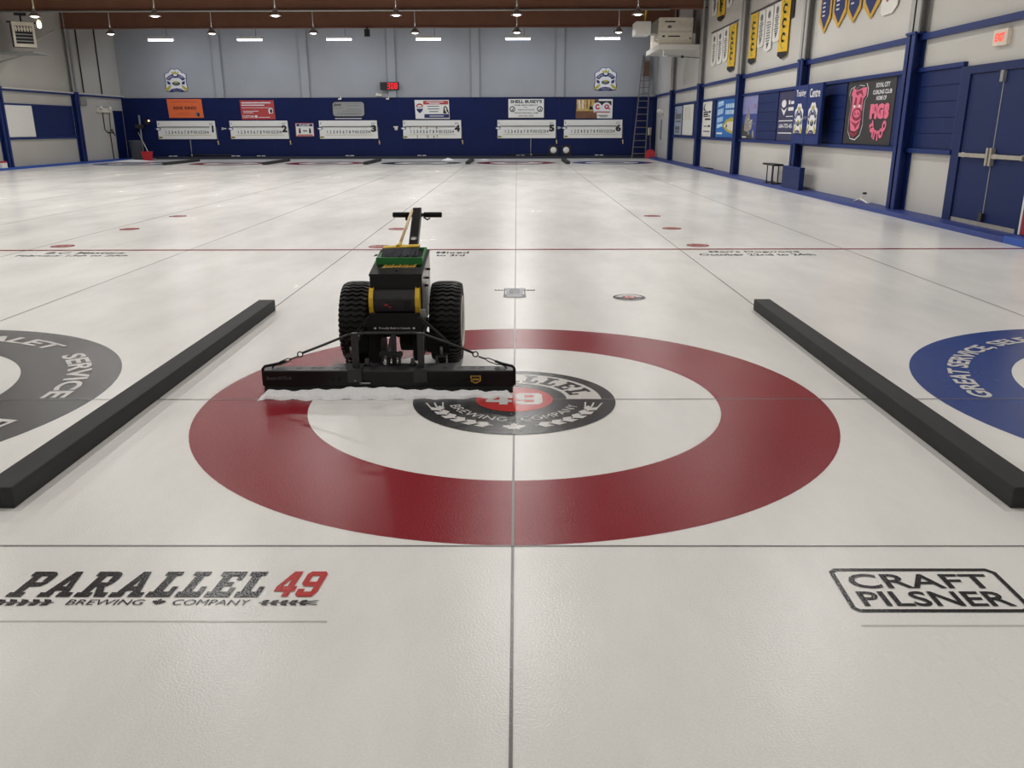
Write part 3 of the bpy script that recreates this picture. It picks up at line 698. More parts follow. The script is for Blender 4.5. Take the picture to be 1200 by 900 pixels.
heap('snow_pile', -1.6, 38.4, .25, .2, .04, 'tiny snow patch on the far ice beside the fourth divider')

# ================================================================== FAR WALL THINGS
def R4(w, h): return [(0, 0), (w, 0), (w, h), (0, h)]
FY = YF - .05
def scoreboard(n, x0, cards=None):
    w, h = 3.0, .9; o = empty('scoreboard', (x0 + w / 2, FY - .04, 1.01), 'white curling scoreboard with the large number %d, %s' % (n, ('below the orange sign', 'below the red sign', 'below the silver sign', 'with score cards hung on it', 'below the round badged white sign', 'nearest the ladder')[n - 1]), 'scoreboard', 'scoreboards on the far wall')
    f = Flat((x0, FY - .05, 1.01), *FARW).board([(.0, 0), (w, 0), (w - .03, h), (-.02, h)] if n < 4 else R4(w, h), .05, white)
    f.mb.build('board', o)
    f = Flat((x0, FY - .055, 1.01), *FARW)
    for k in range(14):
        t = str(k + 1); cw = .08 if k < 9 else .125
        cw = min(cw, .16 * text_geo(t)[2]); f.text(t, .40 + k * .166 - cw / 2, .26, cw, .16, ink, 1, bold=.012)
    f.text(str(n), w - .34 if n > 1 else w - .2, .33, .28 if n > 1 else .09, .34, ink, 1, bold=.06)
    f.text('1', .06, .70, .03, .12, grey_ink, 1).text('EX', w - .3, .70, .17, .1, grey_ink, 1)
    f.rect(.28, .18, w - .25, .195, olive, 1)
    f.mb.build('numerals', o)
    f = Flat((x0, FY - .055, 1.01), *FARW); f.disc(0, .51, .16, .085, navy_ink, 1, 24).disc(.02, .5, .1, .05, pale, 2, 20)
    tag(f.mb.build('crest_decal', o), 'navy round crest')
    f = Flat((x0, FY - .055, 1.01), *FARW).disc(.1, .08, .13, .05, olive, 1, 20).disc(.1, .08, .07, .03, grey_ink, 2, 16)
    tag(f.mb.build('stone_decal', o), 'olive round decal')
    MB().box(x0 + .1, x0 + w - .3, FY - .085, FY - .05, 1.01 + .585, 1.01 + .615, dgrey).build('card_rail', o)
    MB().tube([(x0 + w + .03, FY - .04, 1.6), (x0 + w + .05, FY - .04, .92)], .012, grey_ink, 6).build('pull_cord', o)
    MB().tube([(x0 + w + .05, FY - .04, .92), (x0 + w + .07, FY - .04, .72)], .03, wood, 8).build('cord_handle', o)
    if cards:
        for t, dx, dz in cards:
            g = Flat((x0 + dx, FY - .062, 1.01 + dz), *FARW).board(R4(.13, .17), .008, white).text(t, .03, .02, .03 if t == '1' else .07, .13, ink, 1, bold=.02)
            g.mb.build('score_card', o)
for n, x in ((1, -18.56), (2, -14.8), (3, -10.18), (4, -5.86), (5, -.98), (6, 2.45)):
    scoreboard(n, x, (('1', .31, .45), ('4', .84, .45), ('5', 1.17, .45), ('8', 1.67, .45), ('2', .66, .02), ('3', 1.19, .02), ('6', 1.52, .02), ('7', 1.69, .02)) if n == 4 else None)
def sign(name, x, z, w, h, mat, label, draw, cat='sign', skew=0.0, rounded=0.0, grp='advertising boards on the far wall', frame=None):
    f = Flat((x, FY - .03, z), *FARW)
    if rounded:
        r = rounded; P = []
        for cx, cz, a in ((w - r, h - r, 0), (r, h - r, 90), (r, r, 180), (w - r, r, 270)):
            for k in range(6): t = math.radians(a + 18 * k); P.append((cx + r * math.cos(t), cz + r * math.sin(t)))
    else: P = [(skew, 0), (w, 0), (w - skew, h), (0, h)]
    f.board(P, .03, mat)
    if frame: f.line(P + [P[0]], .035, frame, 1)
    draw(f, w, h)
    o = f.mb.build(name, origin=(x + w / 2, FY - .03, z)); return tag(o, label, cat, grp)
def d(f, w, h):
    f.text('RINK KING!', .32, h * .44, w * .64, h * .17, ink, 1, bold=.03).rect(.2, h * .84, w - .25, h * .87, brick, 1).rect(.5, h * .26, w - .7, h * .28, brick, 1).rect(.55, h * .17, w - .75, h * .19, brick, 1).disc(w - .32, h * .2, .1, .1, grey_ink, 1, 20).disc(w - .26, h * .17, .06, .1, ink, 2, 20)
sign('sign_board', -17.95, 2.06, 1.83, .92, orange, 'orange sign board with black capitals above the leftmost scoreboard', d, skew=.05)
def d(f, w, h):
    for k, (y, l, hh) in enumerate(((.84, .84, .055), (.72, .66, .05), (.6, .8, .02), (.42, .5, .028), (.34, .34, .028))): f.rect(.08 if k < 3 else .14, h * y, .08 + w * l * (1 if k < 3 else .95), h * y + hh, pale, 1)
    f.text('CUSTOM', .08, h * .09, w * .33, h * .13, pale, 1, bold=.02).rect(.72, h * .09, .85, h * .22, pale, 1).rect(.9, h * .1, 1.5, h * .13, pale, 1)
    f.poly([(w - .32, h * .3), (w - .12, h * .32), (w - .1, h * .55), (w - .22, h * .62), (w - .34, h * .52)], pale, 1).disc(w - .2, h * .44, .06, .1, ink, 2, 20)
sign('sign_board', -14.2, 1.97, 1.78, .94, brick, 'red sign board with pale lettering above scoreboard 2', d, skew=.04)
def d(f, w, h):
    f.text('Joni', .03, h * .66, w * .27, h * .24, ink, 2, bold=.03, shear=.4)
    for y, x0, x1 in ((.84, .62, 1.5), (.72, .7, 1.45), (.55, .08, .5), (.48, .75, 1.5), (.36, .5, 1.45), (.2, .2, 1.5), (.14, .4, 1.3)): f.rect(x0, h * y, x1, h * y + .022, grey_ink, 1)
    f.rect(.1, -.11, w * .9, -.075, pale, 0)
sign('sign_board', -9.45, 2.1, 1.64, .73, galv, 'silver rounded sign board above scoreboard 3', d, rounded=.16, frame=ink)
def d(f, w, h):
    f.rect(.44, h * .76, w - .06, h * .96, brick, 1).rect(.6, h * .87, w - .3, h * .91, pale, 2).rect(.75, h * .79, w - .5, h * .83, pale, 2)
    f.rect(.48, h * .05, w - .02, h * .25, navy_ink, 1).rect(.75, h * .13, w - .3, h * .17, pale, 2)
    f.arc(.25, h * .6, .13, .2, 20, 160, redp, 1, 20).rect(.08, h * .6, .42, h * .64, grey_ink, 1).poly([(.07, h * .54), (.43, h * .54), (.38, h * .42), (.26, h * .3), (.24, h * .3), (.12, h * .42)], navy_ink, 1)
    for y, a, b in ((.64, .66, 1.25), (.5, .66, 1.25), (.36, .74, 1.2)): f.rect(a, h * y, b, h * y + .045, grey_ink, 1)
    f.poly([(w - .33, h * .28), (w - .3, h * .6), (w - .22, h * .7), (w - .12, h * .62), (w - .02, h * .28)], ink, 1).disc(w - .2, h * .52, .05, .09, cream, 2, 18).poly([(w - .22, h * .43), (w - .17, h * .45), (w - .06, h * .28), (w - .14, h * .28)], cream, 2)
sign('sign_board', -5.22, 1.98, 1.78, .92, white, 'white estate agency sign with red and blue bars above scoreboard 4', d, skew=.03)
def d(f, w, h):
    f.line([(0, 0), (w, 0), (w, h), (0, h), (0, 0)], .03, ink, 1)
    f.text("SHELL BUSEY'S", .12, h * .77, w - .24, h * .17, ink, 1, bold=.04).text('HOME IMPROVEMENTS', .32, h * .63, w - .66, h * .07, ink, 1, bold=.01).text('AND', .78, h * .53, .2, h * .06, ink, 1).text('RENOVATIONS', .52, h * .39, w - 1.02, h * .07, ink, 1, bold=.01)
    f.text('WWW.ASKSHELL.COM', .3, h * .22, w - .62, h * .08, ink, 1, bold=.01).text('604-542-2236', .55, h * .07, w - 1.1, h * .08, ink, 1, bold=.01)
    for x in (.22, w - .22): f.arc(x, h * .46, .1, .145, 0, 360, ink, 1, 28).poly([(x - .06, h * .46), (x - .02, h * .42), (x + .06, h * .54), (x + .04, h * .38), (x - .03, h * .38)], ink, 1)
sign('sign_board', -.43, 2.01, 1.85, .94, white, 'white sign with black capitals and two round badges above scoreboard 5', d)
def d(f, w, h):
    f.poly([(0, h), (w * .62, h), (w * .56, h * .5), (w * .58, 0), (-.03, 0)], kitchen_b, 1).rect(.02, h * .42, w * .5, h * .97, kitchen_y, 2)
    for x in (.12, .3, .52, .7): f.rect(x, h * .5, x + .06, h * .95, kitchen_b if x > .4 else pale, 3)
    f.rect(.0, h * .38, w * .52, h * .43, kitchen_y, 3).rect(w * .36, h * .45, w * .5, h * .62, ink, 4).rect(w * .5, h * .68, w * .97, h * .9, ink, 3)
    f.disc(w * .58, h * .58, .23, .23, pale, 4, 30).disc(w * .83, h * .58, .23, .23, pale, 4, 30).rect(w * .48, h * .3, w * .97, h * .5, pale, 3).arc(w * .59, h * .6, .06, .13, 40, 340, redp, 5, 24).disc(w * .84, h * .6, .12, .12, redp, 5, 24).disc(w * .84, h * .6, .05, .05, pale, 6, 20).poly([(w * .84, h * .56), (w * .92, h * .44), (w * .95, h * .47), (w * .87, h * .6)], redp, 6)
    f.rect(w * .5, h * .31, w * .93, h * .36, brick, 5).rect(w * .6, h * .14, w * .88, h * .17, grey_ink, 5).rect(w * .64, h * .07, w * .86, h * .1, grey_ink, 5)
sign('sign_board', 3.07, 1.98, 1.85, .94, white, 'kitchen photo sign with red round letters on white above scoreboard 6', d)
def d(f, w, h):
    f.rect(.05, h * .76, w - .05, h * .95, navy_ink, 1).text('PLEASE', .2, h * .79, w - .4, h * .13, pale, 2, bold=.03).rect(.07, h * .05, w - .07, h * .13, brick, 1)
    for x in (.2, w - .2): f.disc(x, h * .58, .035, .04, ink, 1, 14).rect(x - .05, h * .22, x + .05, h * .53, ink, 1)
    f.rect(.4, h * .38, .55, h * .45, ink, 1).poly([(.36, h * .415), (.42, h * .5), (.42, h * .33)], ink, 1).poly([(.59, h * .415), (.53, h * .5), (.53, h * .33)], ink, 1)
    f.line([(0, 0), (w, 0), (w, h), (0, h), (0, 0)], .03, brick, 1)
sign('notice_sign', -11.42, 1.14, .93, .64, white, 'small distancing notice with two black figures between scoreboards 2 and 3', d, grp=None)
# clock
ck = empty('digital_clock', (-6.46, YF - .2, 3.38), 'black digital clock with red 3:08 digits high on the far wall', 'clock')
MB().box(-6.93, -5.97, YF - .24, YF - .14, 3.38, 3.76, ink).build('case', ck, bevel=.01)
f = Flat((-6.93, YF - .245, 3.38), *FARW)
SEG = {'3': 'abgcd', '0': 'abcdef', '8': 'abcdefg'}
def seven(f, ch, x, y, w, h, t):
    S = {'a': (0, h - t, w, h), 'd': (0, 0, w, t), 'g': (0, h / 2 - t / 2, w, h / 2 + t / 2), 'b': (w - t, h / 2, w, h), 'c': (w - t, 0, w, h / 2), 'f': (0, h / 2, t, h), 'e': (0, 0, t, h / 2)}
    for k in SEG[ch]: f.rect(x + S[k][0], y + S[k][1], x + S[k][2], y + S[k][3], led, 1)
for ch, x in (('3', .37), ('0', .56), ('8', .75)): seven(f, ch, x, .06, .125, .27, .026)
f.mb.build('digits', ck)
# emergency light under the clock and small wall items
MB().box(-7.2, -6.9, YF - .1, YF, 3.1, 3.2, cream).box(-7.15, -7.05, YF - .16, YF - .1, 3.12, 3.24, cream).build('emergency_light', origin=(-7.1, YF - .1, 3.1))
tag(bpy.data.objects['emergency_light'], 'small cream emergency light on the far wall under the red clock', 'light fitting')
for x, lab in ((-9.05, 'small pale bracket on top of the navy panelling above the silver sign'), (-6.6, 'small pale bracket on top of the navy panelling below the clock')):
    tag(MB().box(x - .08, x + .08, FY - .06, FY, 2.93, 2.99, cream).box(x + .02, x + .08, FY - .06, FY, 2.99, 3.06, cream).build('bracket', origin=(x, FY, 2.93)), lab, 'bracket')
for x, s in ((-16.95, 'under the leftmost scoreboard'), (.74, 'under scoreboard 5')):
    tag(MB().tube([(x, FY - .03, .15), (x, FY - .03, .97)], .022, galv, 8).tube([(x + .02, FY - .03, .15), (x + .02, FY - .1, .2)], .04, galv, 8).build('wall_pipe', origin=(x, FY - .03, .15)), 'short upright grey pipe on the navy wall ' + s, 'pipe')
tag(MB().tube([(-17.2, FY - .03, .2), (-14.9, FY - .03, .2)], .03, dgrey, 8).build('wall_pipe', origin=(-16, FY - .03, .2)), 'long level grey pipe low on the navy wall at left', 'pipe')
tag(MB().tube([(-.6, FY - .03, .2), (2.0, FY - .03, .2)], .025, dgrey, 8).build('wall_pipe', origin=(.7, FY - .03, .2)), 'long level grey pipe low on the navy wall under scoreboard 5', 'pipe')
for x, s in ((1.92, 'right corner of scoreboard 5'), (2.58, 'left corner of scoreboard 6')):
    o = MB().box(x - .25, x + .25, FY - .05, FY, .15, .65, ink).lathe([(.0001, .03), (.12, .03), (.16, .0), (.16, -.01)], (x, FY - .05, .41), (0, -1, 0), white, 24).build('wall_fan', origin=(x, FY, .15))
    tag(o, 'black square plate with a white disc below the ' + s, 'disc plate', 'disc plates low on the far wall')
tag(MB().lathe([(.0001, .05), (.07, .04), (.09, 0)], (-5.98 - .25, FY, 1.5), (0, -1, 0), cream, 16).box(-6.36, -6.12, FY - .03, FY, 1.56, 1.62, cream).build('wall_fixture', origin=(-6.2, FY, 1.5)), 'small pale round fixture between scoreboards 3 and 4', 'fixture')
for x, s in ((-17.95, 'leftmost scoreboard'), (-14.67, 'scoreboard 2'), (-13.34, 'red sign'), (-8.7, 'scoreboard 3'), (-4.94, 'scoreboard 4'), (.2, 'scoreboard 5'), (4.3, 'scoreboard 6')):
    o = MB().box(x - .22, x - .03, FY - .02, FY, .14, .18, pale).box(x + .03, x + .22, FY - .02, FY, .14, .18, pale).build('floor_label', origin=(x, FY, .14))
    tag(o, 'tiny white label pair at the foot of the navy wall below the ' + s, 'label', 'tiny labels at the foot of the far wall')
for x, s in ((-15.15, 'the two leftmost scoreboards'), (2.24, 'the two rightmost scoreboards')):
    tag(MB().box(x - .12, x + .12, FY - .03, FY, 1.5, 1.55, pale).box(x - .12, x - .02, FY - .03, FY, 1.47, 1.58, pale).build('hose_clip', origin=(x, FY, 1.5)), 'small white clip on the navy wall between ' + s, 'clip')
# crests
def crest(f, w, h, mats=None):
    """club crest: scalloped shield, crown, curved ribbons, curling stone, brooms, foot ribbon"""
    S = [(.06, .05), (.94, .05), (.98, .2), (.94, .4), (.97, .74), (.9, .8), (.8, .82), (.72, .93), (.64, .99), (.5, .96), (.36, .99), (.28, .93), (.2, .82), (.1, .8), (.03, .74), (.06, .4), (.02, .2)]
    f.poly([(x * w, y * h) for x, y in S], navy_ink, 0)
    f.poly([((.5 + (x - .5) * .93) * w, (.52 + (y - .52) * .95) * h) for x, y in S], pale, 1)
    k = h / w
    f.arc(.5 * w, .36 * h, .30 * w, .46 * w, 28, 80, navy_ink, 2, 16, ky=k * .9).arc(.5 * w, .36 * h, .30 * w, .46 * w, 100, 152, navy_ink, 2, 16, ky=k * .9)
    f.poly([(.40 * w, .68 * h), (.6 * w, .68 * h), (.56 * w, .60 * h), (.44 * w, .60 * h)], navy_ink, 2).poly([(.12 * w, .5 * h), (.26 * w, .42 * h), (.26 * w, .32 * h), (.14 * w, .34 * h)], navy_ink, 2).poly([(.88 * w, .5 * h), (.74 * w, .42 * h), (.74 * w, .32 * h), (.86 * w, .34 * h)], navy_ink, 2)
    f.arctext('ROYAL', .5 * w, .36 * h, .345 * w, .08 * w, 126, 36, pale, 3, ky=k * .9).arctext('CITY', .5 * w, .36 * h, .345 * w, .08 * w, 54, 32, pale, 3, ky=k * .9)
    f.poly([(.38 * w, .76 * h), (.62 * w, .76 * h), (.66 * w, .88 * h), (.57 * w, .82 * h), (.5 * w, .9 * h), (.43 * w, .82 * h), (.34 * w, .88 * h)], olive, 2)
    f.disc(.5 * w, .37 * h, .17 * w, .085 * h, dkgreen, 2, 26).disc(.5 * w, .43 * h, .1 * w, .04 * h, olive, 3, 20).disc(.5 * w, .36 * h, .12 * w, .025 * h, grey_ink, 3, 20)
    for s in (-1, 1): f.poly([((.5 + s * .2) * w, .28 * h), ((.5 + s * .28) * w, .3 * h), ((.5 + s * .48) * w, .14 * h), ((.5 + s * .42) * w, .06 * h), ((.5 + s * .3) * w, .12 * h)], olive, 2)
    f.poly([(.16 * w, .04 * h), (.3 * w, .15 * h), (.5 * w, .18 * h), (.7 * w, .15 * h), (.84 * w, .04 * h), (.7 * w, .02 * h), (.5 * w, .06 * h), (.3 * w, .02 * h)], navy_ink, 3)
    f.text('CURLING CLUB', .3 * w, .085 * h, .4 * w, .035 * h, pale, 4)
for x, lab in ((-17.98, 'shield shaped club crest high on the grey far wall above the orange sign'), (3.92, 'shield shaped club crest high on the grey far wall near the ladder')):
    f = Flat((x, YF - .03, 3.3), *FARW); crest(f, 1.22, 1.16)
    f.board([(.08, .08), (1.14, .08), (1.14, .9), (.08, .9)], .03, pale)
    tag(f.mb.build('club_crest', origin=(x + .6, YF - .03, 3.3)), lab, 'crest', 'club crests on the far wall')
# ladder leaning on the far wall
ld = empty('ladder', (6.25, 39.7, 0), 'tall grey extension ladder leaning on the far wall by the right corner', 'ladder')
A0, A1, B0, B1 = Vector((5.92, 39.75, .02)), Vector((6.6, 39.75, .02)), Vector((6.38, 40.36, 5.0)), Vector((6.77, 40.36, 5.0))
for a, b in ((A0, B0), (A1, B1)): MB().bar(a, b, .045, .08, alu, up=(0, 1, 0)).build('rail', ld)
for k in range(15):
    t = (k + .7) / 15.5; MB().bar(A0.lerp(B0, t), A1.lerp(B1, t), .06, .035, alu, up=(0, 0, 1)).build('rung', ld)
tag(MB().prism([(-.14, 0), (.14, 0), (.13, .66), (-.13, .66)], (6.545, 40.2, 4.0), (.03, 0, 0.0) if False else (1, 0, 0), (.03, .12, .99), (0, -1, 0), .02, brown_wood).build('top_panel', ld), 'brown wooden panel')
# shovel by the ladder
sh = empty('scoop', (6.85, 39.6, 0), 'red plastic scoop with upright handle in the far right corner', 'scoop')
MB().prism([(-.2, .02), (.2, .02), (.22, .3), (.1, .42), (-.1, .42), (-.22, .3)], (6.84, 39.6, .02), (1, 0, 0), (0, .25, .97), (0, -1, 0), .05, red_pl).build('scoop_pan', sh, bevel=.02)
MB().tube([(6.84, 39.7, .40), (6.86, 40.15, 1.45)], .02, alu, 8).build('scoop_handle', sh)
# bin, bucket and leaning brushes in the far left corner
bn = empty('rubbish_bin', (-19.35, 39.2, 0), 'dark grey round rubbish bin in the far left corner', 'bin')
MB().lathe([(.0001, .02), (.23, .02), (.3, .92), (.32, .94), (.32, .97), (.28, .97), (.22, .3), (.0001, .3)], (-19.3, 39.2, 0), (0, 0, 1), bin_grey, 28).build('bin_body', bn)
MB().ring((-19.3, 39.2, .93), (0, 0, 1), .315, .02, bin_grey, 28).build('bin_rim', bn)
tag(MB().hexa([(-18.58, 38.2, .1), (-18.22, 38.2, .1), (-18.22, 38.5, .1), (-18.58, 38.5, .1), (-18.62, 38.16, .42), (-18.18, 38.16, .42), (-18.18, 38.54, .42), (-18.62, 38.54, .42)], red_pl).box(-18.63, -18.17, 38.15, 38.55, .42, .45, red_pl).box(-18.56, -18.24, 38.22, 38.48, .001, .1, red_pl).build('red_crate', bevel=.015, origin=(-18.4, 38.35, 0)), 'small red plastic crate beside the grey bin', 'crate')
p = empty('leaning_brush', (-18.4, 39.6, 0), 'pale pole brush leaning in the far left corner over the red crate', 'brush')
MB().tube([(-18.45, 38.9, .1), (-19.5, 40.15, 1.35)], .022, cream, 8).build('brush_pole', p)
MB().bar((-18.65, 38.8, .05), (-18.2, 38.8, .05), .1, .09, galv).build('brush_head', p)
tag(MB().tube([(-19.45, 40.34, .13), (-19.45, 40.38, 2.2)], .045, galv, 10).box(-19.65, -19.25, 40.2, 40.42, 1.55, 1.75, dgrey).build('standpipe', origin=(-19.45, 40.34, .13)), 'grey standpipe with a valve box in the far left corner', 'pipe')
tag(MB().box(-19.2, -18.95, FY - .12, FY, 1.75, 1.95, ink).lathe([(.0001, .02), (.05, .02), (.05, 0)], (-18.95, FY - .12, 1.92), (0, -1, 0), M('warm_glow', (255, 190, 150), .5, emit=2.0), 12).build('wall_lamp', origin=(-19.1, FY, 1.75)), 'tiny lit wall lamp on the navy wall left of the orange sign', 'light fitting')

# ================================================================== LIGHT FITTINGS
lamp0 = None
LZ = 5.27
def area(name, loc, size, power, colr, rot=(0, 0, 0), sy=None, parent=None):
    l = bpy.data.lights.new(name, 'AREA'); l.energy = power; l.color = colr; l.size = size
    if sy: l.shape = 'RECTANGLE'; l.size_y = sy
    else: l.shape = 'DISK'
    o = bpy.data.objects.new(name, l); o.location = loc; o.rotation_euler = rot; col.objects.link(o)
    if parent: o.parent = parent
    return o
PW = 80
def make_pendant():
    r = empty('pendant_lamp', (0, 0, LZ), 'pendant', 'lamp')
    MB().tube([(0, 0, LZ + .25), (0, 0, ZC)], .018, galv, 8).build('stem', r)
    MB().lathe([(.05, .27), (.07, .2), (.09, .14), (.15, .08), (.205, .02), (.21, 0), (.2, .0), (.14, .07), (.07, .12)], (0, 0, LZ), (0, 0, 1), shade_m, 28).build('shade', r); sh_ = [c for c in r.children if c.name.startswith('shade')][0]
    MB().lathe([(.0001, -.03), (.07, -.025), (.12, .0), (.13, .03), (.09, .09), (.0001, .1)], (0, 0, LZ), (0, 0, 1), bulb_on, 22).build('bulb', sh_)
    return r
ORD = ['leftmost', 'second from left', 'third from left', 'fourth from left', 'fifth from left', 'rightmost']
for ri, (y, nm) in enumerate(((26.7, 'nearer'), (32.4, 'farther'))):
    for k in range(6):
        if lamp0 is None: r = lamp0 = make_pendant()
        else: r = copy_tree(lamp0)
        x = (k - 4) * 4.19 + .02
        r.location = (x, y, LZ)
        r['label'] = 'lit bell pendant lamp, %s of six in the %s hanging row' % (ORD[k], nm); r['category'] = 'lamp'; r['group'] = 'pendant lamps in the %s row' % nm
        area('pendant_light', (x, y, LZ - .04), .3, PW * (1 if ri == 0 else .55), (1, .985, .955))
for y in (20.6, 16.6, 11.9, 5.7, 0.0, -5.2):
    for k in range(6): area('overhead_light', ((k - 4) * 4.19 + .02, y, LZ), .34, PW * (1.0 if y > 1 else .5), (1, .985, .955))
st = None
for k in range(6):
    x = -16.77 + k * 4.21
    if st is None:
        st = empty('strip_light', (0, 37.6, 5.5), 'strip', 'light fitting')
        MB().box(-.6, .6, 37.52, 37.68, 5.56, 5.66, white).build('housing', st, bevel=.01)
        MB().tube([(-.58, 37.6, 5.53), (.58, 37.6, 5.53)], .05, tube_on, 12).build('light_tube', st)
        MB().tube([(.3, 37.6, 5.66), (.3, 37.6, ZC)], .01, dgrey, 6).build('hanger', st)
        r = st
    else: r = copy_tree(st)
    r.location.x = x
    r['label'] = 'glowing white strip light under the far beam, %s of six' % ORD[k]; r['category'] = 'light fitting'; r['group'] = 'strip lights by the far wall'
    area('strip_area', (x, 37.6, 5.46), 1.2, 50, (.86, .91, 1), rot=(.5, 0, 0), sy=.14)
tag(MB().tube([(XL + .3, 29.3, 5.76), (5.75, 29.3, 5.76)], .035, galv, 8).build('ceiling_pipe', origin=(-7, 29.3, 5.76)), 'thin pale pipe along the foot of the nearer brown beam', 'pipe')
tag(MB().box(-6.72, -6.5, 35.1, 35.3, 5.42, 5.72, ink).box(-6.64, -6.58, 35.2, 35.26, 5.72, 5.82, ink).build('hanging_speaker', origin=(-6.6, 35.2, 5.42)), 'small black box hanging under the far beam', 'speaker')

# ================================================================== RIGHT WALL THINGS
def poster(name, y0, y1, z0, z1, mat, label, draw, cat='poster', grp='posters in the right wall band', x=XR, t=.02):
    f = Flat((x - t, y0, z0), *RIGHTW); w, h = y0 - y1, z1 - z0
    f.board(R4(w, h), t, mat); draw(f, w, h)
    return tag(f.mb.build(name, origin=(x, (y0 + y1) / 2, z0)), label, cat, grp)
def d(f, w, h):
    f.rect(.25, h * .55, w - .1, h * .74, grey_ink, 1).rect(.35, h * .44, w - .15, h * .5, grey_ink, 1).rect(.25, h * .16, w - .35, h * .3, grey_ink, 1).rect(.25, h * .07, w - .4, h * .13, grey_ink, 1).poly([(.2, h * .9), (.4, h * .9), (.3, h * .82)], ink, 1).poly([(.3, h * .82), (.6, h * .8), (.45, h * .74)], ink, 1)
    f.rect(.12, h * .35, .18, h * .75, grey_ink, 1)
poster('wall_poster', 35.1, 33.45, 1.22, 2.42, ice_poster, 'pale blue poster with grey lettering, farthest along the right wall', d)
def d(f, w, h): f.rect(.4, h * .52, w - .5, h * .92, cream, 1).rect(.9, h * .55, w - .9, h * .85, lilac if False else pale, 2).rect(.1, h * .5, w - .1, h * .515, cream, 1)
poster('wall_poster', 33.15, 31.0, 1.22, 2.44, white, 'plain white poster board between two columns on the right wall', d)
def d(f, w, h):
    f.rect(.2, h * .56, w * .62, h * .72, ink, 1).rect(.3, h * .59, w * .58, h * .61, pale, 2).rect(.3, h * .66, w * .58, h * .68, pale, 2).rect(w * .68, h * .67, w * .9, h * .73, ink, 1).rect(w * .68, h * .57, w * .82, h * .61, ink, 1)
    f.rect(w * .3, h * .47, w * .9, h * .52, ink, 1).rect(w * .22, h * .28, w * .6, h * .31, grey_ink, 1).rect(w * .68, h * .27, w * .9, h * .33, ink, 1).rect(w * .2, h * .13, w * .9, h * .17, grey_ink, 1)
    f.poly([(.1, h * .78), (.3, h * .94), (.42, h * .94), (.3, h * .8), (.55, h * .76), (.5, h * .73), (.2, h * .76)], ink, 1)
poster('wall_poster', 29.15, 27.6, 1.2, 2.46, white, 'white poster with black lettering beside the bright blue sign', d)
def d(f, w, h):
    for k, (y0, y1) in enumerate(((.8, .94), (.58, .74), (.38, .52), (.24, .34))): f.poly([(.15, h * y0), (.95, h * (y0 + .05)), (.95, h * (y1 + .03)), (.15, h * y1)], ICEW, 1)
    for y in (.76, .6): f.rect(1.3, h * y, w - .3, h * (y + .11), ICEW, 1)
    for x in (.32, .55, .78): f.rect(x, h * .36, x + .05, h * .9, skyblue, 2)
    for x in (1.5, 1.8, 2.1): f.rect(x, h * .58, x + .05, h * .9, skyblue, 2)
    f.poly([(.95, h * .3), (1.5, h * .46), (2.2, h * .52), (w - .3, h * .5), (w - .3, h * .08), (1.7, h * .15)], olive, 2).poly([(1.2, h * .3), (1.7, h * .4), (w - .4, h * .42), (w - .4, h * .16), (1.9, h * .2)], cream, 3).disc(1.6, h * .3, .1, .06, ink, 4, 16).rect(.15, h * .08, 1.0, h * .13, pale, 1)
ICEW = M('pale_cyan_print', (180, 212, 236), .6)
poster('wall_poster', 26.75, 23.65, 1.2, 2.46, skyblue, 'bright blue poster with pale blocks and a yellow figure behind the third column', d)
def d(f, w, h):
    f.rect(0, 0, w, h * .58, sea, 1).poly([(0, 0), (w * .85, 0), (w * .8, h * .06), (w * .55, h * .16), (w * .4, h * .3), (w * .2, h * .36), (0, h * .3)], stone_dk, 2)
    f.poly([(w * .2, h * .2), (w * .24, h * .5), (w * .36, h * .56), (w * .43, h * .74), (w * .48, h * .6), (w * .55, h * .58), (w * .58, h * .45), (w * .76, h * .46), (w * .78, h * .4), (w * .72, h * .24), (w * .5, h * .16)], stone, 3)
    for x, y in ((.6, .36), (.66, .4), (.62, .28), (.46, .44)): f.rect(w * x, h * y, w * x + .07, h * y + .05, pale, 4)
    f.rect(w * .12, h * .03, w * .4, h * .06, pale, 4).rect(w * .5, h * .1, w * .6, h * .16, stone, 3).rect(w * .8, h * .04, w * .9, h * .2, stone, 3).rect(w * .72, h * .35, w * .95, h * .36, lilac, 3).rect(w * .8, h * .7, w * .92, h * .8, M('mauve_print', (150, 110, 150), .6), 2)
poster('wall_poster', 23.15, 21.5, 1.19, 2.46, lilac, 'lilac and blue poster showing a grey rocky castle between column and boards', d)
def d(f, w, h):
    f.disc(.45, h * .76, .2, .1, pale, 1, 18).poly([(.2, h * .68), (.5, h * .62), (.75, h * .68), (.5, h * .52)], pale, 1).rect(.85, h * .74, .98, h * .82, pale, 1).rect(1.05, h * .74, 1.6, h * .80, pale, 1).rect(.85, h * .61, 1.5, h * .68, pale, 1)
    f.rect(.7, h * .49, 1.6, h * .505, pale, 1).rect(.1, h * .4, 1.5, h * .42, pale, 1).text('604-775-4560', .15, h * .26, 1.35, h * .09, pale, 1, bold=.02).rect(.1, h * .15, 1.5, h * .17, pale, 1)
poster('wall_poster', 19.35, 17.55, 1.19, 2.44, plum, 'dark plum poster with white lettering beside the training cabinet', d)
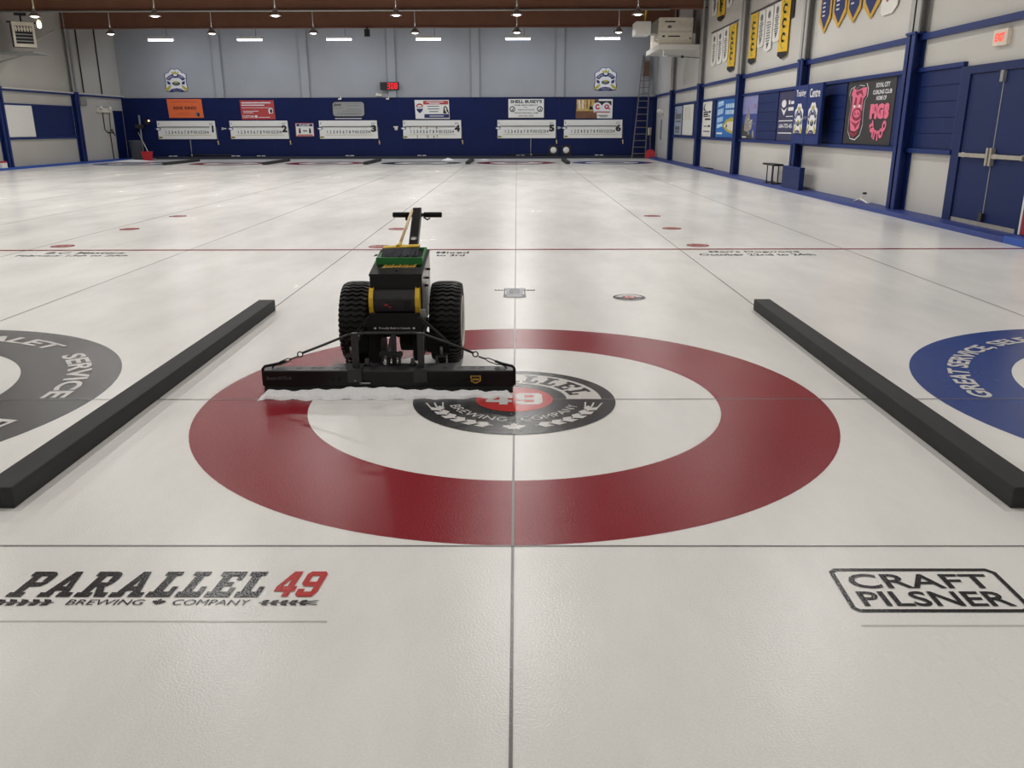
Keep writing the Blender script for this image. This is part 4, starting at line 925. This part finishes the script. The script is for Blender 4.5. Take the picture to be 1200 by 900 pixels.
# club poster: pink emblem on black
def d(f, w, h):
    o = [(.08, .72), (.03, .80), (.06, .9), (.2, .94), (.26, .88), (.34, .95), (.5, .93), (.56, .97), (.62, .88), (.62, .76), (.55, .7), (.54, .5), (.56, .3), (.5, .14), (.36, .06), (.2, .08), (.1, .2), (.09, .45), (.12, .62)]
    sx, sy = w * .72, h * .98
    out = [(x * sx * .98 + .06, y * sy) for x, y in o]
    f.poly(out, pale, 1)
    cx = sum(p[0] for p in out) / len(out); cy = sum(p[1] for p in out) / len(out)
    f.poly([(cx + (x - cx) * .95, cy + (y - cy) * .97) for x, y in out], charcoal, 2)
    K = lambda pts: [(x * sx * .98 + .06, y * sy) for x, y in pts]
    f.poly(K([(.11, .8), (.17, .92), (.27, .86), (.45, .9), (.58, .9), (.58, .78), (.5, .72), (.5, .42), (.46, .26), (.34, .2), (.2, .22), (.14, .4), (.17, .62), (.16, .76)]), pink, 3)
    f.poly(K([(.24, .84), (.44, .87), (.5, .76), (.4, .82), (.3, .78)]), dkpink, 4)
    for x in (.26, .42): f.poly(K([(x - .04, .64), (x, .76), (x + .05, .74), (x + .04, .62)]), dkpink, 4); f.disc(x * sx * .98 + .06, .61 * sy, .06, .03, pale, 5, 14)
    f.disc(.35 * sx + .06, .48 * sy, .27, .13, dkpink, 4, 26).disc(.35 * sx + .06, .49 * sy, .18, .08, pink, 5, 20).disc(.30 * sx + .06, .49 * sy, .035, .03, dkpink, 6, 12).disc(.40 * sx + .06, .49 * sy, .035, .03, dkpink, 6, 12)
    f.poly(K([(.15, .38), (.35, .33), (.5, .38), (.4, .3), (.36, .24), (.3, .3)]), dkpink, 4)
    f.poly(K([(.16, .22), (.34, .17), (.46, .24), (.44, .17), (.32, .1), (.2, .15)]), dkpink, 4)
    f.text('ROYAL CITY', w * .62, h * .86, w * .27, h * .07, pale, 2, bold=.03).text('CURLING CLUB', w * .57, h * .76, w * .37, h * .065, pale, 2, bold=.03).text('HOME OF', w * .65, h * .67, w * .2, h * .065, pale, 2, bold=.03)
    f.text('PIGS', w * .55, h * .39, w * .38, h * .23, pink, 2, bold=.09)
    f.arctext('TATTOO', w * .74, h * .40, w * .10, h * .15, -90, 165, pink, 2, bold=.08, inward=True)
poster('wall_poster', 14.42, 12.02, 1.2, 2.47, charcoal, 'black club poster with a pink pig head emblem and white capitals', d)
# training cabinet
cab = empty('wall_cabinet', (XR - .35, 16.4, 1.15), 'navy wall cabinet with two crested doors and white lettering', 'cabinet')
cy0, cy1 = 17.05, 15.1
cx = XR - .34
MB().box(cx + .03, XR - .27, cy1, cy0, 1.16, 2.5, navy).build('cabinet_body', cab, bevel=.004)
for k, (a, b, t) in enumerate(((cy0, (cy0 + cy1) / 2 + .01, 'Training'), ((cy0 + cy1) / 2 - .01, cy1, 'Centre'))):
    dr = MB().box(cx, cx + .028, b, a, 1.16, 2.5, blue).build('cabinet_door', cab)
    f = Flat((cx - .003, a, 1.16), *RIGHTW); w = a - b
    f.text(t, w * .16, 1.04, w * .72, .2, pale, 1, bold=.02)
    f.mb.build('door_lettering', dr)
    f = Flat((cx - .003, a - w * .12, 1.16 + .18), *RIGHTW); crest(f, w * .74, .78); f.mb.build('crest_decal', dr)
    MB().tube([(cx - .02, b + .05 if k == 0 else a - .05, 1.72), (cx - .02, b + .05 if k == 0 else a - .05, 1.78)], .01, brushed, 8).build('door_pull', dr)
# stool, blue box, small stand, exit sign
so = empty('stool', (6.93, 18.6, .08), 'small black topped stool on thin legs by the right wall', 'stool')
MB().box(6.8, 7.08, 18.1, 19.15, .555, .605, black).build('seat', so, bevel=.015)
for y in (18.3, 18.85):
    for x in (6.86, 7.0): MB().tube([(x, y, .12), (x, y, .555)], .016, dgrey, 8).build('leg', so)
    MB().box(6.8, 7.08, y - .12, y + .12, .08, .12, dgrey).build('foot', so, bevel=.008)
bb = empty('equipment_box', (6.9, 16.6, .08), 'navy equipment box on the kerb by the second column', 'box')
MB().box(6.80, XR - .28, 15.95, 17.3, .08, .58, navy).build('box_body', bb, bevel=.006)
MB().box(6.79, XR - .28, 15.93, 17.32, .58, .61, blue).build('box_lid', bb, bevel=.006)
ts = empty('tripod_stand', (7.0, 12.4, .08), 'small white folding stand with black knob on the kerb', 'stand')
MB().tube([(6.98, 12.6, .16), (6.96, 12.84, .09)], .014, white, 8).tube([(6.98, 12.6, .16), (7.02, 12.34, .09), (7.05, 12.28, .1)], .016, white, 8).tube([(6.98, 12.6, .16), (7.0, 12.42, .25)], .013, white, 8).build('stand_legs', ts)
MB().lathe([(.0001, -.02), (.04, -.02), (.045, .01), (.0001, .02)], (7.0, 12.46, .275), (0, 0, 1), ink, 14).build('knob', ts)
tag(MB().box(7.0, 7.16, 26.6, 27.5, .08, .11, ink).build('floor_mat', bevel=.004, origin=(7.08, 27, .08)), 'small flat black mat on the kerb below the bright blue poster', 'mat')
ex = empty('exit_sign', (XR - .05, 8.55, 2.68), 'small white exit sign with red letters above the double door', 'exit sign')
MB().box(XR - .07, XR, 8.36, 8.74, 2.69, 2.92, exit_white).build('sign_case', ex, bevel=.008)
f = Flat((XR - .073, 8.74, 2.69), *RIGHTW).text('EXIT', .07, .06, .25, .115, exit_red, 1, bold=.03); f.mb.build('sign_letters', ex)
tag(MB().box(XR - .2, XR - .01, 6.4, 7.04, .11, .75, crimson).box(XR - .21, XR - .19, 7.0, 7.04, .11, .75, white).build('crimson_panel', bevel=.006, origin=(XR - .1, 6.7, .11)), 'crimson panel edge at the right edge of the photo beside the door', 'panel')

# banners
def banner(yl, yr, zt, pts, mat, label, grp, draw=None, border=None, x=XR - .04):
    """pts: bottom outline from right to left as (fraction of width, z)"""
    w = yl - yr; f = Flat((x, yl, 0), *RIGHTW, step=.003)
    P = [(0, zt), ] + [(w * a, z) for a, z in pts[::-1]] + [(w, zt)]
    P = P[::-1]
    f.board(P, .012, border or mat)
    if border:
        cx = w / 2; cz = (zt + min(z for a, z in pts)) / 2 + .06
        f.poly([(cx + (a - cx) * .76, min(zt, z + .09) if z < zt - .01 else zt) for a, z in P], mat, 1)
    if draw: draw(f, w, zt, min(z for a, z in pts))
    return tag(f.mb.build('banner', origin=(x, (yl + yr) / 2, zt)), label, 'banner', grp)
def lines(m, top=.8, n=9, wd=.6):
    def d(f, w, zt, zb):
        for k in range(n):
            z = zb + .2 + (zt - zb - .3) * top * k / n; ww = w * wd * (.6 + .4 * ((k * 7) % 5) / 4); f.rect(w / 2 - ww / 2, z, w / 2 + ww / 2, z + .035, m, 2)
    return d
def wl(f, w, zt, zb):
    lines(grey_ink, .72, 9, .62)(f, w, zt, zb); f.disc(w / 2, zt - .2, w * .2, .1, grey_ink, 2, 14).poly([(w * .4, zb + .08), (w * .6, zb + .16), (w * .55, zb + .26), (w * .42, zb + .2)], ink, 2)
def yl_(f, w, zt, zb):
    for k in range(7):
        z = zb + .3 + k * (zt - zb - .4) / 7; f.arc(w / 2, z + .06, w * .13, w * .25, 20, 300, stone_dk if k % 2 else olive, 2, 14, ky=.6)
    f.poly([(0, zb + .2), (w, zb + .16), (w, zb + .06), (w * .48, zb - .01), (0, zb + .1)], b_black, 3)
G1, G2, G3, G0 = 'banners beside the mezzanine', 'banners between the third and fourth columns', 'pennants above the club poster', 'topmost banners at the frame edge'
rd = lambda z, t: [(1, z), (.8, z - t), (.2, z - t), (0, z)]
pt = lambda z, t: [(1, z), (.5, z - t), (0, z)]
banner(28.2, 27.42, 4.78, rd(3.77, .1), b_white, 'white rounded banner, leftmost of three beside the mezzanine', G1, wl)
banner(27.32, 26.5, 4.78, rd(3.76, .08), b_white, 'white rounded banner, middle of three beside the mezzanine', G1, wl)
banner(26.42, 25.68, 4.8, rd(3.77, .07), b_white, 'white rounded banner, next to the single yellow one by the mezzanine', G1, wl)
banner(25.58, 24.66, 4.78, pt(3.45, .15), b_yellow, 'yellow banner with black tip at the right of the mezzanine group', G1, yl_)
banner(22.92, 22.12, 4.8, pt(3.48, .12), b_yellow, 'faded yellow banner with black tip left of three long white banners', G2, yl_)
banner(22.02, 21.36, 4.78, rd(3.83, .05), b_white, 'white banner, left of the three between two yellow banners', G2, wl)
banner(21.28, 20.56, 4.78, [(1, 3.66), (.5, 3.6), (0, 3.66)], b_white, 'white pointed banner, longest of the three between two yellow banners', G2, wl)
banner(20.48, 19.84, 4.8, rd(3.85, .05), b_white, 'white banner, right of the three between two yellow banners', G2, wl)
banner(19.8, 18.98, 4.95, pt(3.44, .14), b_yellow, 'bright yellow banner with black tip beside the third column', G2, yl_, x=XR - .055)
tag(MB().box(XR - .035, XR - .015, 18.72, 19.82, 4.25, 4.9, b_black).build('banner', origin=(XR - .04, 19.3, 4.3)), 'black cloth banner showing behind the bright yellow banner', 'banner', G2)
banner(28.5, 27.75, 6.2, rd(5.46, .06), b_white, 'white banner end at the top edge, left of a yellow one', G0, wl)
banner(27.55, 26.5, 6.2, pt(5.2, .12), b_yellow, 'yellow banner end with black tip at the top edge', G0, yl_)
banner(26.25, 25.5, 6.2, rd(5.46, .05), b_white, 'white banner end at the top edge, right of a yellow one', G0, wl)
def gl(f, w, zt, zb):
    for k in range(5):
        z = zb + .38 + k * .09; f.rect(w * .28, z, w * (.5 + .2 * ((k * 3) % 3) / 2), z + .03, pale, 3)
for i, (a, b, z, t, lab) in enumerate(((16.68, 15.94, 3.92, .3, 'leftmost of four'), (15.82, 15.0, 3.93, .28, 'second of four'), (14.93, 14.18, 3.9, .24, 'third of four'), (14.03, 13.22, 3.9, .27, 'rightmost of four'))):
    banner(a, b, 5.2, pt(z, t), b_navy, 'navy pennant with gold border at the top, ' + lab, G3, gl, border=b_gold)
def dw(f, w, zt, zb):
    f.poly([(w * .3, zb + .25), (w * .4, zb + .22), (w * .7, zb + .5), (w * .6, zb + .7), (w * .45, zb + .5)], brick, 2)
    f.poly([(w * .4, zb + .5), (w * .7, zb + .55), (w * .75, zb + .8), (w * .5, zb + .8)], brick, 2)
banner(13.12, 12.38, 5.0, [(1, 3.74), (.72, 3.62), (.12, 3.62), (0, 3.68)], b_white, 'white banner with maroon lettering at the top beside the navy pennants', G3, dw)
for y0, y1, s in ((24.5, 28.4, 'mezzanine'), (19.95, 23.0, 'bright yellow banner')):
    tag(MB().tube([(XR - .03, y0, 4.84), (XR - .03, y1, 4.84)], .02, dgrey, 8).build('banner_rod', origin=(XR - .03, y0, 4.84)), 'thin dark rod holding the banners near the ' + s, 'rod')
# mezzanine shelf with air unit
sf = empty('wall_shelf', (6.35, 30.7, 4.4), 'white mezzanine shelf high on the right wall carrying an air unit', 'shelf')
MB().box(5.45, XR, 29.75, 33.0, 4.40, 4.58, wall_white).build('platform', sf, bevel=.006)
MB().tube([(5.7, 30.0, 4.40), (5.7, 30.0, 4.18), (5.85, 30.0, 4.18)], .03, white, 8).tube([(5.7, 30.1, 4.2), (7.1, 30.1, 4.12)], .022, galv, 8).lathe([(.0001, .05), (.05, .04), (.05, -.04), (.0001, -.05)], (6.45, 30.1, 4.16), (1, 0, 0), ink, 10).build('drain_pipe', sf)
au = empty('air_unit', (6.12, 31, 4.58), 'large cream air handling unit standing on the mezzanine shelf', 'air unit')
MB().box(5.5, 6.78, 30.0, 32.2, 4.583, 5.56, cream).box(5.5, 6.78, 29.995, 30.0, 5.05, 5.06, grey_ink).build('unit_case', au, bevel=.03)
MB().box(5.7, 6.1, 29.985, 29.995, 5.39, 5.43, ink).box(5.82, 5.96, 29.985, 29.995, 5.18, 5.28, grey_ink).box(5.62, 5.72, 29.985, 29.995, 4.86, 4.92, ink).box(5.85, 6.3, 29.985, 29.995, 4.87, 4.91, ink).box(6.66, 6.74, 29.985, 29.995, 4.79, 4.83, ink).build('unit_label', au)
MB().box(4.62, 5.2, 30.2, 31.2, 4.98, 5.45, white).box(5.2, 5.5, 30.35, 31.1, 5.02, 5.4, galv).build('air_duct', au, bevel=.01)
MB().tube([(5.38, 30.3, 5.0), (5.38, 30.3, 4.74), (5.5, 30.3, 4.74)], .05, cream, 10).tube([(6.86, 30.2, 4.585), (6.86, 30.2, 5.05), (6.9, 30.4, 5.4), (6.9, 30.4, 5.9)], .07, galv, 10).box(6.80, 6.92, 30.1, 30.24, 4.585, 5.0, white).build('unit_pipe', au)
tag(MB().tube([(4.98, 30.4, 5.47), (5.08, 30.0, ZC)], .035, gas_yellow, 8).build('gas_pipe', origin=(5, 30.2, 5.45)), 'yellow gas pipe rising above the mezzanine air duct', 'pipe')
# exit fittings on the far part of the right wall
eo = empty('emergency_light', (XR - .1, 38.6, 2.2), 'white twin head emergency light at the far end of the right wall', 'light fitting')
MB().box(XR - .12, XR, 38.2, 39.0, 2.16, 2.34, cream).build('light_box', eo, bevel=.02)
for y in (38.35, 38.9): MB().lathe([(.0001, .06), (.09, .05), (.07, -.05), (.0001, -.06)], (XR - .17, y, 2.32), (-1, 0, .2), white, 14).build('lamp_head', eo)
tag(MB().box(XR - .06, XR, 38.55, 38.75, .95, 1.9, galv).build('wall_conduit', origin=(XR, 38.6, .95)), 'grey conduit strip below the right emergency light', 'conduit')
tag(MB().lathe([(.0001, .02), (.09, .02), (.09, -.35), (.0001, -.35)], (6.85, YF - .22, 1.5), (0, 0, 1), cream, 14).box(6.78, 6.92, YF - .2, YF - .1, 1.12, 1.2, ink).build('extinguisher', origin=(6.85, YF - .2, 1.2)), 'small pale cylinder hanging on the narrow navy corner door', 'extinguisher')

# ================================================================== LEFT WALL THINGS
ht = empty('unit_heater', (-19.05, 30, 4.55), 'cream unit heater with dark louvres hanging by the left wall', 'heater')
rz = Matrix.Rotation(.62, 3, 'Z')
def hp(x, y, z): return Vector((-19.05, 30.0, 0)) + rz @ Vector((x, y, 0)) + Vector((0, 0, z))
def hbox(mb, x0, x1, y0, y1, z0, z1, m): mb.hexa([hp(x0, y0, z0), hp(x1, y0, z0), hp(x1, y1, z0), hp(x0, y1, z0), hp(x0, y0, z1), hp(x1, y0, z1), hp(x1, y1, z1), hp(x0, y1, z1)], m); return mb
hbox(MB(), -.38, .38, -.2, .4, 4.58, 5.44, bin_grey).build('heater_case', ht, bevel=.01)
m = MB()
for a in ((-.38, -.3, 4.68, 5.32), (.3, .38, 4.68, 5.32), (-.38, .38, 4.56, 4.68), (-.38, .38, 5.32, 5.46)): hbox(m, a[0], a[1], -.27, -.2, a[2], a[3], cream)
tag(m.build('heater_frame', ht, bevel=.006), 'cream front frame')
m = hbox(MB(), -.3, .3, -.215, -.2, 4.66, 5.34, ink)
for z in (4.78, 4.9, 5.02): hbox(m, -.3, .3, -.25, -.21, z - .02, z + .015, galv)
for k in range(6): hbox(m, -.28 + k * .1, -.22 + k * .1, -.25, -.21, 5.12, 5.3, cream)
hbox(m, -.3, .3, -.24, -.21, 5.19, 5.22, cream)
m.build('louvre', ht)
m = MB().tube([hp(0, .1, 5.44), hp(0, .1, 5.8)], .03, ink, 8); hbox(m, -.5, .5, .05, .15, 5.44, 5.5, ink); hbox(m, -.2, .2, 0, .2, 5.72, 5.84, ink); m.build('hanger_bracket', ht)
tag(MB().box(XL, -18.7, 29.9, 31.2, 4.36, 4.42, galv).bar((XL + .02, 30.0, 4.0), (-18.8, 30.0, 4.38), .05, .05, galv).build('heater_shelf', origin=(-19.5, 30, 4.4)), 'pale grey bracket shelf below the cream heater', 'shelf')
gp = empty('gas_drop', (-17.0, 27.4, 5.0), 'thin yellow gas pipe with a glowing cream valve hanging in the upper left corner', 'pipe')
MB().tube([(-17.1, 27.4, ZC + .01), (-17.1, 27.4, 5.6), (-17.02, 27.4, 5.25)], .025, gas_yellow, 8).build('pipe_run', gp)
MB().lathe([(.0001, -.16), (.07, -.12), (.085, 0), (.06, .1), (.0001, .14)], (-17.0, 27.4, 5.12), (0, 0, 1), M('lit_cream', (255, 240, 205), .5, emit=1.2), 14).build('valve', gp)  # emission added so the valve looks brightly lit; it is no lamp
tag(MB().tube([(XL + .03, 32.6, 4.9), (XL + .4, 34.0, 5.6)], .03, cream, 8).build('wall_strut', origin=(XL, 33, 5)), 'pale diagonal strut on the upper left wall behind the heater', 'strut')
for y, s in ((36.6, 'beside the left column'), (38.4, 'nearer the far left corner')):
    tag(MB().tube([(XL + .04, y, 3.15), (XL + .04, y, ZC)], .03, dgrey, 8).build('wall_conduit', origin=(XL, y, 3.1)), 'thin dark upright conduit on the upper left wall ' + s, 'conduit')
el = empty('emergency_light', (XL + .1, 38.6, 2.45), 'white twin head emergency light on the left wall near the corner', 'light fitting')
MB().box(XL, XL + .12, 37.6, 39.0, 2.3, 2.5, cream).build('light_box', el, bevel=.02)
for y in (37.8, 38.7): MB().lathe([(.0001, .06), (.09, .05), (.07, -.05), (.0001, -.06)], (XL + .18, y, 2.5), (1, 0, .2), white, 14).build('lamp_head', el)
tag(MB().tube([(XL + .03, 38.2, 2.3), (XL + .03, 38.2, 1.5), (XL + .03, 38.5, 1.35), (XL + .03, 39.0, 1.35)], .022, dgrey, 8).tube([(XL + .03, 38.7, 1.4), (XL + .03, 38.75, .1)], .025, dgrey, 8).tube([(XL + .03, 38.7, 1.38), (XL + .03, 38.95, 1.5), (XL + .03, 39.2, 1.2)], .022, dgrey, 8).tube([(XL + .03, 38.9, 2.3), (XL + .03, 38.8, 1.4)], .015, dgrey, 8).build('wall_conduit', origin=(XL, 38.5, 1.4)), 'branching dark conduit below the left emergency light', 'conduit')
tag(MB().box(XL, XL + .12, 36.05, 36.6, 2.58, 2.95, galv).box(XL, XL + .1, 36.3, 36.42, 2.95, 3.05, galv).build('junction_box', bevel=.01, origin=(XL, 36.3, 2.6)), 'grey junction box on the left wall right of the column', 'box')
tag(MB().box(XL + .18, XL + .32, 28.7, 29.05, .08, .28, white).box(XL + .18, XL + .33, 28.75, 29.0, .28, .34, red_pl).build('carton', bevel=.006, origin=(XL + .25, 28.9, .08)), 'small white and red carton on the kerb at the left frame edge', 'box')

# ================================================================== CAMERA, WORLD, VIEW
f_px, hh, cx0, D, pitch, yaw, roll = 980.342687, 1.55892429, .0174040512, 4.76166517, .297878089, -.00631891106, -.00270028
fw = Vector((math.sin(yaw) * math.cos(pitch), math.cos(yaw) * math.cos(pitch), -math.sin(pitch)))
r = Vector((math.cos(yaw), -math.sin(yaw), 0)); u = r.cross(fw)
r2 = r * math.cos(roll) + u * math.sin(roll); u2 = u * math.cos(roll) - r * math.sin(roll)
cam = bpy.data.cameras.new('camera'); co = bpy.data.objects.new('camera', cam); col.objects.link(co)
cam.sensor_width = 36; cam.lens = 36 * f_px / 1200; cam.clip_start = .05; cam.clip_end = 200
co.matrix_world = Matrix((( r2.x, u2.x, -fw.x, cx0), (r2.y, u2.y, -fw.y, -D), (r2.z, u2.z, -fw.z, hh), (0, 0, 0, 1)))
sc_ = bpy.context.scene
sc_.camera = co
w = bpy.data.worlds.new('world'); sc_.world = w; w.use_nodes = True
w.node_tree.nodes['Background'].inputs['Color'].default_value = (.5, .55, .6, 1); w.node_tree.nodes['Background'].inputs['Strength'].default_value = .1
sc_.view_settings.view_transform = 'Standard'
sc_.view_settings.look = 'None'
sc_.view_settings.exposure = 0.0
if hasattr(sc_, 'cycles'):
    sc_.cycles.sample_clamp_direct = 6.0; sc_.cycles.sample_clamp_indirect = 4.0
